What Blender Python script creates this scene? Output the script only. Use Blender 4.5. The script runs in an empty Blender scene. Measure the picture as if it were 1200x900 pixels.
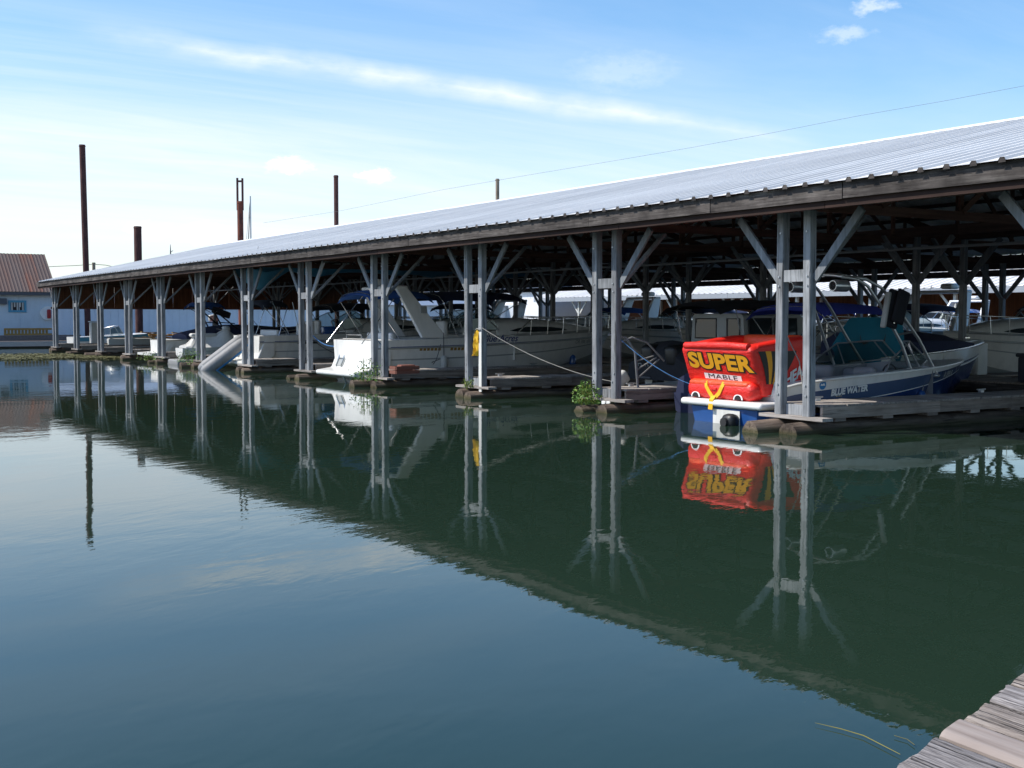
import bpy, bmesh, math, random
from mathutils import Vector, Matrix, Euler
random.seed(7)
R = math.radians
SC = bpy.context.scene
COL = SC.collection

# ------------------------------------------------------------------ camera, sky, sun, exposure
# World axes: +Y runs along the boat shed away from the camera, +X runs across it, water is z = 0.
FPX, CX, CY, TH, EYE = 1427.0, 600.0, 450.0, R(32.0), 1.94
PITCH = math.atan(77.0 / FPX)
FWD = Vector((math.sin(TH) * math.cos(PITCH), math.cos(TH) * math.cos(PITCH), -math.sin(PITCH)))
RIGHT = Vector((math.cos(TH), -math.sin(TH), 0))
UP = RIGHT.cross(FWD)
cam_d = bpy.data.cameras.new('camera')
cam_d.sensor_width = 36.0
cam_d.lens = FPX / 1200.0 * 36.0
cam_d.clip_start = 0.05
cam_d.clip_end = 3000.0
cam = bpy.data.objects.new('camera', cam_d)
COL.objects.link(cam)
cam.matrix_world = Matrix.Translation((0, 0, EYE)) @ Matrix((RIGHT, UP, -FWD)).transposed().to_4x4()
SC.camera = cam

def ray(px, py):
    return (FWD * FPX + RIGHT * (px - CX) + UP * (CY - py)).normalized()
def pix(px, py, z=None, X=None, Y=None):
    """point seen at photo pixel (px, py) on the plane z=, X= or Y="""
    d = ray(px, py); o = Vector((0, 0, EYE))
    if z is not None: k = (z - o.z) / d.z
    elif X is not None: k = (X - o.x) / d.x
    else: k = (Y - o.y) / d.y
    return o + d * k

SUN_EL, SUN_AZ = R(49.5), R(-60.0)      # azimuth clockwise from +Y
sun_dir = Vector((math.sin(SUN_AZ) * math.cos(SUN_EL), math.cos(SUN_AZ) * math.cos(SUN_EL), math.sin(SUN_EL)))
sun_d = bpy.data.lights.new('sun', 'SUN')
sun_d.energy = 3.0; sun_d.angle = R(0.53); sun_d.color = (1.0, 0.955, 0.88)
sun = bpy.data.objects.new('sun', sun_d); COL.objects.link(sun)
sun.rotation_euler = (-sun_dir).to_track_quat('-Z', 'Y').to_euler()

world = bpy.data.worlds.new('World'); SC.world = world; world.use_nodes = True
SC.view_settings.view_transform = 'Standard'; SC.view_settings.look = 'None'
SC.view_settings.exposure = 0.82; SC.view_settings.gamma = 1.0
SC.view_settings.use_curve_mapping = False
SKY_STRENGTH = 0.15

class NT:
    """tiny node-tree writer"""
    def __init__(s, tree): s.t = tree; s.n = tree.nodes; s.l = tree.links
    def node(s, typ, props=None, **inp):
        n = s.n.new(typ)
        for k, v in (props or {}).items(): setattr(n, k, v)
        for k, v in inp.items(): s.set(n.inputs[k.replace('_', ' ')] if not k.startswith('i') or not k[1:].isdigit() else n.inputs[int(k[1:])], v)
        return n
    def set(s, sock, v):
        if isinstance(v, bpy.types.NodeSocket): s.l.new(v, sock)
        else: sock.default_value = v
    def math(s, op, a, b=0.0, c=0.0, clamp=False):
        n = s.node('ShaderNodeMath', dict(operation=op, use_clamp=clamp), i0=a, i1=b, i2=c); return n.outputs[0]
    def vmath(s, op, a, b=(0, 0, 0)):
        n = s.n.new('ShaderNodeVectorMath'); n.operation = op
        s.set(n.inputs[0], a); s.set(n.inputs[1], b); return n
    def mix(s, f, a, b, blend='MIX'):
        n = s.n.new('ShaderNodeMix'); n.data_type = 'RGBA'; n.blend_type = blend
        s.set(n.inputs[0], f); s.set(n.inputs[6], a); s.set(n.inputs[7], b); return n.outputs[2]
    def ramp(s, f, stops):
        n = s.n.new('ShaderNodeValToRGB'); s.set(n.inputs[0], f)
        el = n.color_ramp.elements
        while len(el) < len(stops): el.new(0.5)
        for e, (p, c) in zip(el, stops):
            e.position = p; e.color = c if len(c) == 4 else (*c, 1)
        return n.outputs[0]
    def noise(s, vec, scale, detail=4.0, rough=0.55, dist=0.0):
        return s.node('ShaderNodeTexNoise', None, Vector=vec, Scale=scale, Detail=detail, Roughness=rough, Distortion=dist).outputs[0]
    def mapping(s, vec, scale=(1, 1, 1), rot=(0, 0, 0), loc=(0, 0, 0)):
        return s.node('ShaderNodeMapping', None, Vector=vec, Scale=scale, Rotation=rot, Location=loc).outputs[0]

def build_sky():
    w = NT(world.node_tree); w.n.clear()
    out = w.n.new('ShaderNodeOutputWorld'); bg = w.n.new('ShaderNodeBackground')
    w.l.new(bg.outputs[0], out.inputs[0]); bg.inputs[1].default_value = SKY_STRENGTH
    sky = w.n.new('ShaderNodeTexSky'); sky.sky_type = 'NISHITA'; sky.sun_disc = False
    sky.sun_elevation = SUN_EL; sky.sun_rotation = SUN_AZ
    sky.air_density = 1.0; sky.dust_density = 0.7; sky.ozone_density = 2.0
    g = w.n.new('ShaderNodeTexCoord').outputs['Generated']
    sep = w.node('ShaderNodeSeparateXYZ', None, Vector=g)
    zc = w.math('ADD', w.math('MAXIMUM', sep.outputs[2], 0.0), 0.10)
    plane = w.node('ShaderNodeCombineXYZ', None, X=w.math('DIVIDE', sep.outputs[0], zc), Y=w.math('DIVIDE', sep.outputs[1], zc), Z=0.0).outputs[0]
    # thin high cloud drawn out across the view
    m1 = w.mapping(plane, (0.16, 0.62, 1), (0, 0, R(-28)))
    veil = w.noise(m1, 1.0, 7, 0.62, 0.9)
    m2 = w.mapping(plane, (0.5, 2.6, 1), (0, 0, R(-20)))
    fib = w.noise(m2, 1.3, 8, 0.68, 1.2)
    veil = w.math('MULTIPLY', w.ramp(veil, [(0.36, (0, 0, 0)), (0.70, (1, 1, 1))]), w.math('ADD', 0.30, w.math('MULTIPLY', fib, 0.9)))
    # more veil toward the sun's side of the sky and the horizon
    sd = w.vmath('DOT_PRODUCT', g, tuple(Vector((sun_dir.x, sun_dir.y, 0)).normalized())).outputs['Value']
    side = w.ramp(w.math('MULTIPLY_ADD', sd, 0.5, 0.5), [(0.18, (0.06,) * 3), (0.62, (1, 1, 1))])
    hor = w.ramp(sep.outputs[2], [(0.0, (1, 1, 1)), (0.06, (0.80,) * 3), (0.24, (0.0,) * 3)])
    base = w.math('ADD', w.math('MULTIPLY', side, 0.14), w.math('MULTIPLY', hor, 0.36))
    mask = w.math('ADD', base, w.math('MULTIPLY', veil, w.math('MULTIPLY_ADD', side, 0.72, 0.24)), clamp=True)
    mask = w.math('MULTIPLY', mask, w.ramp(sep.outputs[2], [(0.14, (1, 1, 1)), (0.36, (0.14,) * 3)]))
    # one long streak of cirrus
    a, b = ray(150, 42), ray(900, 160)
    nrm = a.cross(b).normalized()
    wob = w.math('MULTIPLY', w.math('SUBTRACT', w.noise(w.mapping(g, (5, 5, 5)), 1.2, 5), 0.5), 0.028)
    dist = w.math('ABSOLUTE', w.math('ADD', w.vmath('DOT_PRODUCT', g, tuple(nrm)).outputs['Value'], wob))
    band = w.ramp(dist, [(0.0, (1, 1, 1)), (0.011, (0, 0, 0))])
    mid = (a + b).normalized()
    along = w.ramp(w.vmath('DOT_PRODUCT', g, tuple(mid)).outputs['Value'], [(0.955, (0, 0, 0)), (0.988, (1, 1, 1))])
    band = w.math('MULTIPLY', w.math('MULTIPLY', band, along), w.math('MULTIPLY', w.ramp(w.noise(w.mapping(g, (9, 9, 26)), 2.0, 6), [(0.30, (0.25,) * 3), (0.65, (1, 1, 1))]), 0.75))
    mask = w.math('ADD', mask, band, clamp=True)
    # small fair-weather puffs
    puff = None
    nz = w.noise(w.mapping(g, (40, 40, 80)), 2.0, 7, 0.65)
    wn = w.node('ShaderNodeTexNoise', None, Vector=w.mapping(g, (30, 30, 55)), Scale=2.0, Detail=6.0, Roughness=0.65).outputs[1]
    warp = w.vmath('MULTIPLY', w.vmath('SUBTRACT', wn, (0.5, 0.5, 0.5)).outputs[0], (.035, .035, .02)).outputs[0]
    for px, py, rad, st in ((338, 194, .026, .9), (441, 207, .020, 1.0), (1020, 8, .024, .4), (990, 40, .028, .3), (240, 274, .034, .9), (180, 271, .028, .9), (730, 84, .06, .16)):
        d = ray(px, py)
        rel = w.vmath('SUBTRACT', g, tuple(d)).outputs[0]
        rel = w.vmath('MULTIPLY', w.vmath('ADD', rel, warp).outputs[0], (1, 1, 2.8)).outputs[0]
        ln = w.vmath('LENGTH', rel).outputs['Value']
        f = w.math('SUBTRACT', 1.0, w.math('DIVIDE', ln, rad), clamp=True)
        f = w.math('MULTIPLY', w.ramp(w.math('MULTIPLY', f, w.math('MULTIPLY', nz, 2.2)), [(0.20, (0, 0, 0)), (0.85, (1, 1, 1))]), st)
        puff = f if puff is None else w.math('MAXIMUM', puff, f)
    tint = w.node('ShaderNodeHueSaturation', None, Saturation=1.36, Value=0.75, Color=sky.outputs[0]).outputs[0]
    col = w.mix(mask, tint, (3.75, 4.05, 4.3, 1))
    col = w.mix(puff, col, (5.0, 5.0, 5.0, 1))
    w.l.new(col, bg.inputs[0])
build_sky()

# ------------------------------------------------------------------ mesh helpers
class MB:
    def __init__(s): s.v = []; s.f = []; s.m = []
    def add(s, vs, fs, mi=0):
        o = len(s.v); s.v += [tuple(v) for v in vs]
        for f in fs: s.f.append(tuple(i + o for i in f)); s.m.append(mi)
        return s
    def box(s, x0, x1, y0, y1, z0, z1, mi=0):
        vs = [(x, y, z) for z in (z0, z1) for y in (y0, y1) for x in (x0, x1)]
        return s.add(vs, [(0, 2, 3, 1), (4, 5, 7, 6), (0, 1, 5, 4), (2, 6, 7, 3), (0, 4, 6, 2), (1, 3, 7, 5)], mi)
    def beam(s, p0, p1, w, h, mi=0, up=(0, 0, 1)):
        p0, p1 = Vector(p0), Vector(p1); d = (p1 - p0).normalized()
        sd = d.cross(Vector(up))
        if sd.length < 1e-4: sd = d.cross(Vector((1, 0, 0)))
        sd.normalize(); u = sd.cross(d)
        vs = []
        for p in (p0, p1):
            for a, b in ((-1, -1), (1, -1), (1, 1), (-1, 1)): vs.append(p + sd * (a * w / 2) + u * (b * h / 2))
        return s.add(vs, [(3, 2, 1, 0), (4, 5, 6, 7), (0, 1, 5, 4), (1, 2, 6, 5), (2, 3, 7, 6), (3, 0, 4, 7)], mi)
    def tube(s, pts, r, n=8, mi=0, closed=False):
        pts = [Vector(p) for p in pts]; N = len(pts); o = len(s.v)
        rs = r if isinstance(r, (list, tuple)) else [r] * N
        ref = None
        for i, p in enumerate(pts):
            if closed: d = pts[(i + 1) % N] - pts[i - 1]
            else: d = pts[min(i + 1, N - 1)] - pts[max(i - 1, 0)]
            d.normalize()
            if ref is None:
                ref = d.cross(Vector((0, 0, 1)))
                if ref.length < 1e-3: ref = d.cross(Vector((1, 0, 0)))
            else: ref = ref - d * ref.dot(d)
            ref.normalize(); q = d.cross(ref)
            for k in range(n):
                a = 2 * math.pi * k / n
                s.v.append(tuple(p + (ref * math.cos(a) + q * math.sin(a)) * rs[i]))
        for i in range(N if closed else N - 1):
            j = (i + 1) % N
            for k in range(n):
                l = (k + 1) % n
                s.f.append((o + i * n + k, o + i * n + l, o + j * n + l, o + j * n + k)); s.m.append(mi)
        if not closed:
            s.f.append(tuple(o + k for k in range(n))[::-1]); s.m.append(mi)
            s.f.append(tuple(o + (N - 1) * n + k for k in range(n))); s.m.append(mi)
        return s
    def grid(s, rows, mi=0, flip=False):
        o = len(s.v); n = len(rows[0])
        for r in rows: s.v += [tuple(p) for p in r]
        for i in range(len(rows) - 1):
            for j in range(n - 1):
                a = (o + i * n + j, o + i * n + j + 1, o + (i + 1) * n + j + 1, o + (i + 1) * n + j)
                s.f.append(a[::-1] if flip else a); s.m.append(mi)
        return s
    def prism(s, poly, axis, a, b, mi=0):
        """extrude a 2-D polygon along axis 0/1/2 from a to b"""
        n = len(poly)
        def put(p, q):
            l = [0, 0, 0]; o = [i for i in range(3) if i != axis]
            l[axis] = q; l[o[0]] = p[0]; l[o[1]] = p[1]; return l
        vs = [put(p, a) for p in poly] + [put(p, b) for p in poly]
        fs = [tuple(range(n))[::-1], tuple(range(n, 2 * n))] + [(i, (i + 1) % n, n + (i + 1) % n, n + i) for i in range(n)]
        return s.add(vs, fs, mi)
    def rbox(s, c, size, r, seg=3, mi=0, mat=None):
        bm = bmesh.new(); bmesh.ops.create_cube(bm, size=1.0)
        for v in bm.verts: v.co = Vector((v.co.x * size[0], v.co.y * size[1], v.co.z * size[2]))
        bmesh.ops.bevel(bm, geom=list(bm.edges) + list(bm.verts), offset=r, segments=seg, profile=0.5, affect='EDGES')
        M = (mat if mat else Matrix.Identity(4))
        bm.verts.index_update()
        s.add([M @ v.co + Vector(c) for v in bm.verts], [tuple(v.index for v in f.verts) for f in bm.faces], mi)
        bm.free(); return s
    def mesh(s, name, mats, smooth=None):
        me = bpy.data.meshes.new(name); me.from_pydata(s.v, [], s.f)
        for m in (mats if isinstance(mats, (list, tuple)) else [mats]): me.materials.append(m)
        me.polygons.foreach_set('material_index', s.m)
        bm = bmesh.new(); bm.from_mesh(me); bmesh.ops.recalc_face_normals(bm, faces=bm.faces); bm.to_mesh(me); bm.free()
        if smooth is not None:
            me.polygons.foreach_set('use_smooth', [True] * len(me.polygons))
            me.set_sharp_from_angle(angle=R(smooth))
        me.update(); return me
    def obj(s, name, mats, parent=None, smooth=None):
        return link(name, s.mesh(name, mats, smooth), parent)

def link(name, me, parent=None, loc=None, rot=None, scale=None):
    o = bpy.data.objects.new(name, me); COL.objects.link(o)
    if parent: o.parent = parent
    if loc is not None: o.location = loc
    if rot is not None: o.rotation_euler = rot
    if scale is not None: o.scale = scale
    return o
def tag(o, label, cat, group=None, kind=None):
    o['label'] = label
    if cat: o['category'] = cat
    if group: o['group'] = group
    if kind: o['kind'] = kind
    return o
def thing(name, label, cat, loc=(0, 0, 0), rz=0.0, group=None):
    return tag(link(name, None, None, loc, (0, 0, rz)), label, cat, group)
def struct(o): o['kind'] = 'structure'; return o

def text_mesh(name, body, mat, size, parent, place, offset=0.0, shear=0.0, spacing=1.0, sx=1.0, lift=0.0):
    """flat lettering; place(u, v) -> 3-D point for text-plane coordinates"""
    cu = bpy.data.curves.new(name, 'FONT'); cu.body = body; cu.size = size; cu.offset = offset
    cu.shear = shear; cu.space_character = spacing; cu.align_x = 'CENTER'; cu.align_y = 'CENTER'; cu.resolution_u = 4
    tmp = bpy.data.objects.new(name, cu); COL.objects.link(tmp)
    me = bpy.data.meshes.new_from_object(tmp.evaluated_get(bpy.context.evaluated_depsgraph_get()))
    bpy.data.objects.remove(tmp); bpy.data.curves.remove(cu)
    for v in me.vertices: v.co = place(v.co.x * sx, v.co.y)
    me.materials.clear(); me.materials.append(mat); me.name = name
    return link(name, me, parent)

# ------------------------------------------------------------------ materials
def newmat(name):
    m = bpy.data.materials.new(name); m.use_nodes = True
    w = NT(m.node_tree); b = w.n['Principled BSDF']; return m, w, b
def coords(w, kind='Object'): return w.n.new('ShaderNodeTexCoord').outputs[kind]
def bump(w, b, h, strength=0.2, dist=0.02):
    n = w.node('ShaderNodeBump', None, Strength=strength, Distance=dist, Height=h); w.l.new(n.outputs[0], b.inputs['Normal'])

def wood(name, axis, c0, c1, c2, scale=1.0, rough=0.85, stain=0.4, crack=0.0, bstr=0.35):
    m, w, b = newmat(name); g = coords(w)
    rnd = w.n.new('ShaderNodeObjectInfo').outputs['Random']
    g = w.vmath('ADD', g, w.node('ShaderNodeCombineXYZ', None, X=w.math('MULTIPLY', rnd, 17.0), Y=w.math('MULTIPLY', rnd, 31.0), Z=w.math('MULTIPLY', rnd, 11.0)).outputs[0]).outputs[0]
    sc = [22.0, 22.0, 22.0]; sc[axis] = 1.1
    gr = w.noise(w.mapping(g, tuple(x * scale for x in sc)), 1.0, 6, 0.62, 0.4)
    col = w.ramp(gr, [(0.25, c0), (0.52, c1), (0.78, c2)])
    blot = w.noise(g, 1.7, 4, 0.6)
    col = w.mix(w.math('MULTIPLY', w.ramp(blot, [(0.40, (0, 0, 0)), (0.72, (1, 1, 1))]), stain), col, tuple(x * 0.45 for x in c0) + (1,))
    if crack:
        sk = [60.0 * max(1, scale * .45)] * 3; sk[axis] = 2.4
        ck = w.ramp(w.noise(w.mapping(g, tuple(sk)), 0.5, 3, 0.6, 0.6), [(0.36, (1, 1, 1)), (0.44, (0, 0, 0))])
        col = w.mix(w.math('MULTIPLY', ck, crack), col, (0.02, 0.016, 0.014, 1))
        gr = w.math('SUBTRACT', gr, w.math('MULTIPLY', ck, 0.8))
    if name.startswith('soaked'):
        wz = w.node('ShaderNodeSeparateXYZ', None, Vector=w.n.new('ShaderNodeNewGeometry').outputs['Position']).outputs[2]
        wet = w.ramp(w.math('ADD', wz, w.math('MULTIPLY', w.math('SUBTRACT', blot, 0.5), 0.16)), [(0.03, (1, 1, 1)), (0.12, (0, 0, 0))])
        col = w.mix(w.math('MULTIPLY', wet, 0.75), col, (0.055, 0.052, 0.016, 1))
    tint = w.node('ShaderNodeHueSaturation', None, Value=w.math('MULTIPLY_ADD', rnd, 0.4, 0.8), Color=col).outputs[0]
    w.l.new(tint, b.inputs['Base Color']); b.inputs['Roughness'].default_value = rough
    b.inputs['Specular IOR Level'].default_value = 0.25
    bump(w, b, gr, bstr, 0.012); return m

def plain(name, col, rough=0.5, metal=0.0, var=0.12, scale=6.0, coat=0.0, bmp=0.0, spec=0.5, dirt=0.0):
    m, w, b = newmat(name); g = coords(w)
    n = w.noise(g, scale, 5, 0.6)
    c = w.mix(n, tuple(x * (1 - var) for x in col) + (1,), tuple(min(1, x * (1 + var)) for x in col) + (1,))
    if dirt:
        d = w.ramp(w.noise(w.mapping(g, (2.0, 2.0, 0.5)), 2.2, 6, 0.65), [(0.46, (0, 0, 0)), (0.75, (1, 1, 1))])
        c = w.mix(w.math('MULTIPLY', d, dirt), c, (0.10, 0.085, 0.06, 1))
    w.l.new(c, b.inputs['Base Color'])
    b.inputs['Roughness'].default_value = rough; b.inputs['Metallic'].default_value = metal
    b.inputs['Coat Weight'].default_value = coat; b.inputs['Coat Roughness'].default_value = 0.08
    b.inputs['Specular IOR Level'].default_value = spec
    if bmp: bump(w, b, w.noise(g, scale * 5, 5, 0.6), bmp, 0.01)
    return m

def glassy(name, tint=(0.35, 0.45, 0.45), dens=0.75):
    """marine glazing: tinted, partly see-through, glossy"""
    m, w, b = newmat(name)
    b.inputs['Base Color'].default_value = (0.03, 0.04, 0.045, 1); b.inputs['Roughness'].default_value = 0.04
    tr = w.node('ShaderNodeBsdfTransparent', None, Color=(*tint, 1))
    mx = w.node('ShaderNodeMixShader', None, Fac=dens)
    w.l.new(tr.outputs[0], mx.inputs[1]); w.l.new(b.outputs[0], mx.inputs[2])
    w.l.new(mx.outputs[0], w.n['Material Output'].inputs['Surface']); return m

def rust(name, base=(0.13, 0.045, 0.03), hi=(0.24, 0.09, 0.05), dark=(0.05, 0.025, 0.025)):
    m, w, b = newmat(name); g = coords(w)
    n = w.noise(w.mapping(g, (3, 3, 0.7)), 1.4, 6, 0.65)
    w.l.new(w.ramp(n, [(0.3, dark), (0.5, base), (0.72, hi)]), b.inputs['Base Color'])
    b.inputs['Roughness'].default_value = 0.8; b.inputs['Specular IOR Level'].default_value = 0.3
    bump(w, b, w.noise(g, 14, 5, 0.6), 0.3, 0.01); return m

M = {}
M['post'] = wood('grey_post_wood', 2, (0.16, 0.165, 0.172), (0.30, 0.31, 0.32), (0.42, 0.43, 0.44), 0.8, 0.7, 0.5, 0.7)
M['brace'] = wood('grey_brace_wood', 2, (0.13, 0.14, 0.15), (0.215, 0.23, 0.245), (0.30, 0.315, 0.33), 0.6, 0.75, 0.3)
M['fascia'] = wood('weathered_fascia_wood', 1, (0.035, 0.029, 0.026), (0.095, 0.082, 0.075), (0.21, 0.19, 0.172), 0.9, 0.85, 0.8, 0.7)
M['brown_y'] = wood('red_brown_wood_lengthwise', 1, (0.05, 0.033, 0.030), (0.095, 0.06, 0.053), (0.15, 0.10, 0.088), 0.6)
M['brown_dark'] = wood('dark_brown_trim_wood', 1, (0.02, 0.012, 0.009), (0.042, 0.023, 0.018), (0.07, 0.04, 0.03), 0.6)
M['brown_x'] = wood('red_brown_wood_across', 0, (0.06, 0.03, 0.024), (0.12, 0.062, 0.047), (0.18, 0.10, 0.075), 0.6)
M['brown_z'] = wood('brown_board_wood', 2, (0.09, 0.036, 0.018), (0.17, 0.07, 0.035), (0.25, 0.11, 0.055), 0.4)
M['deck_y'] = wood('weathered_deck_wood', 1, (0.20, 0.172, 0.15), (0.34, 0.305, 0.275), (0.47, 0.43, 0.39), 0.8, 0.9, 0.4, 0.4)
M['deck_x'] = wood('weathered_stringer_wood', 0, (0.17, 0.13, 0.105), (0.32, 0.26, 0.215), (0.45, 0.385, 0.33), 0.7, 0.9, 0.45, 0.4)
M['log'] = wood('soaked_log_wood', 0, (0.07, 0.05, 0.038), (0.20, 0.15, 0.115), (0.33, 0.26, 0.20), 0.5, 0.8, 0.75, 0.7, 0.7)
M['fresh'] = wood('pale_new_board_wood', 1, (0.27, 0.21, 0.175), (0.39, 0.32, 0.275), (0.46, 0.39, 0.345), 1.1, 0.8, 0.3)
M['old'] = wood('cracked_grey_plank_wood', 1, (0.09, 0.075, 0.07), (0.33, 0.295, 0.275), (0.56, 0.52, 0.49), 5.5, 0.95, 0.30, 0.9, 1.0)
M['old2'] = wood('cracked_tan_plank_wood', 1, (0.10, 0.075, 0.062), (0.34, 0.285, 0.24), (0.56, 0.49, 0.43), 5.0, 0.95, 0.35, 0.9, 1.0)
M['pole'] = wood('utility_pole_wood', 2, (0.16, 0.12, 0.085), (0.27, 0.22, 0.165), (0.36, 0.30, 0.24), 0.4)
M['rust'] = rust('rusted_steel_pile', (0.085, 0.036, 0.032), (0.14, 0.062, 0.05), (0.045, 0.024, 0.024))
M['rust2'] = rust('orange_rust_steel', (0.17, 0.055, 0.035), (0.24, 0.085, 0.05))
M['galv'] = plain('galvanised_steel', (0.46, 0.47, 0.49), 0.42, 0.7, 0.12, 9)
M['gel'] = plain('white_gelcoat', (0.79, 0.78, 0.745), 0.28, 0, 0.04, 2.0, 0.3, dirt=0.16)
M['gel_warm'] = plain('aged_ivory_gelcoat', (0.72, 0.70, 0.65), 0.33, 0, 0.05, 2.0, 0.2, dirt=0.25)
M['gel_deck'] = plain('nonskid_white_deck', (0.58, 0.57, 0.54), 0.6, 0, 0.06, 20, bmp=0.15)
M['navyhull'] = plain('dark_blue_gelcoat', (0.018, 0.045, 0.16), 0.22, 0, 0.1, 3, 0.4)
M['midblue'] = plain('slate_blue_gelcoat', (0.065, 0.105, 0.20), 0.25, 0, 0.1, 3, 0.4)
M['hullblue'] = plain('bright_blue_hull', (0.02, 0.08, 0.27), 0.22, 0, 0.1, 3, 0.4)
M['black'] = plain('black_plastic', (0.012, 0.012, 0.013), 0.45, 0, 0.2)
M['rubber'] = plain('black_rubber', (0.02, 0.02, 0.021), 0.8, 0, 0.2, bmp=0.1)
M['navy'] = plain('navy_canvas', (0.012, 0.018, 0.055), 0.85, 0, 0.2, 12, bmp=0.2)
M['bluecanvas'] = plain('royal_blue_canvas', (0.015, 0.075, 0.27), 0.8, 0, 0.15, 12, bmp=0.2)
M['purpleblue'] = plain('deep_blue_canvas', (0.04, 0.06, 0.38), 0.8, 0, 0.15, 12, bmp=0.2)
M['blackcanvas'] = plain('black_canvas', (0.013, 0.014, 0.02), 0.85, 0, 0.2, 12, bmp=0.2)
M['teal'] = plain('teal_canvas', (0.005, 0.17, 0.25), 0.75, 0, 0.12, 6, bmp=0.2)
M['tarp'] = plain('blue_tarpaulin', (0.05, 0.23, 0.38), 0.5, 0, 0.2, 3, bmp=0.15)
M['vinyl'] = plain('white_vinyl_upholstery', (0.62, 0.61, 0.58), 0.5, 0, 0.06, 8)
M['greyvinyl'] = plain('grey_vinyl_upholstery', (0.27, 0.275, 0.29), 0.5, 0, 0.1, 8)
M['carpet'] = plain('grey_marine_carpet', (0.16, 0.165, 0.175), 0.95, 0, 0.2, 40, bmp=0.3)
M['alu'] = plain('brushed_aluminium', (0.55, 0.56, 0.57), 0.32, 0.85, 0.06, 12)
M['steel'] = plain('polished_rail', (0.62, 0.62, 0.62), 0.2, 0.9, 0.05, 12)
M['glass'] = glassy('tinted_windscreen', (0.62, 0.70, 0.68), 0.30)
M['pane'] = glassy('dark_window_glass', (0.1, 0.12, 0.13), 0.92)
M['red'] = plain('red_pvc', (0.74, 0.018, 0.010), 0.45, 0, 0.22, 3, 0.10, bmp=0.0)
M['orange'] = plain('orange_red_pvc', (0.80, 0.075, 0.015), 0.45, 0, 0.2, 3, 0.10, bmp=0.0)
M['yellow'] = plain('yellow_print', (0.78, 0.36, 0.01), 0.5, 0, 0.05)
M['yellowstrap'] = plain('yellow_webbing', (0.80, 0.43, 0.01), 0.7, 0, 0.1, 20)
M['yellowcloth'] = plain('yellow_cloth', (0.70, 0.42, 0.02), 0.85, 0, 0.15, 8)
M['inkblack'] = plain('black_print', (0.014, 0.013, 0.012), 0.5)
M['inkwhite'] = plain('white_print', (0.78, 0.78, 0.76), 0.5, 0, 0.03)
M['inkblue'] = plain('blue_print', (0.03, 0.045, 0.20), 0.5)
M['inkgrey'] = plain('grey_print', (0.34, 0.35, 0.34), 0.5)
M['decal'] = plain('light_blue_decal', (0.03, 0.20, 0.46), 0.4)
M['rope'] = plain('pale_rope', (0.26, 0.25, 0.225), 0.9, 0, 0.2, 40)
M['bluerope'] = plain('blue_rope', (0.06, 0.22, 0.50), 0.8, 0, 0.2, 40)
M['cable'] = plain('dark_cable', (0.09, 0.09, 0.095), 0.6)
M['fender'] = plain('off_white_plastic', (0.55, 0.55, 0.52), 0.45, 0, 0.06, 3, dirt=0.15)
M['dockbox'] = plain('charcoal_dock_box', (0.05, 0.055, 0.07), 0.55, 0, 0.12, 5)
M['hypalon'] = plain('grey_inflatable_fabric', (0.25, 0.25, 0.25), 0.6, 0, 0.15, 4, dirt=0.45)
M['leaf'] = plain('fresh_green_leaf', (0.10, 0.21, 0.025), 0.6, 0, 0.35, 9)
M['leaf2'] = plain('yellow_green_leaf', (0.17, 0.20, 0.03), 0.6, 0, 0.35, 9)
M['algae'] = plain('floating_waterweed', (0.12, 0.115, 0.04), 0.8, 0, 0.5, 4)
M['stalk'] = plain('straw_stalk', (0.24, 0.20, 0.03), 0.7)
M['wallpaint'] = plain('pale_blue_grey_siding', (0.58, 0.63, 0.66), 0.7, 0, 0.05, 3, dirt=0.14)
M['whitewall'] = plain('white_metal_siding', (0.80, 0.82, 0.84), 0.6, 0, 0.04, 3, dirt=0.08)
M['trim'] = plain('light_blue_trim', (0.09, 0.30, 0.42), 0.6)
M['curtain'] = plain('pale_curtain', (0.5, 0.47, 0.42), 0.9, 0, 0.2, 12)
M['redplastic'] = plain('red_plastic', (0.35, 0.02, 0.02), 0.5)
M['brick'] = plain('red_brown_crate', (0.20, 0.075, 0.05), 0.85, 0, 0.2, 12)
M['ochre'] = plain('ochre_painted_wood', (0.34, 0.20, 0.05), 0.75, 0, 0.15, 8)
M['greywood'] = plain('grey_timber', (0.10, 0.10, 0.105), 0.85, 0, 0.25, 8)
M['bank'] = plain('river_bank_earth', (0.09, 0.085, 0.05), 0.95, 0, 0.4, 0.6)

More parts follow.
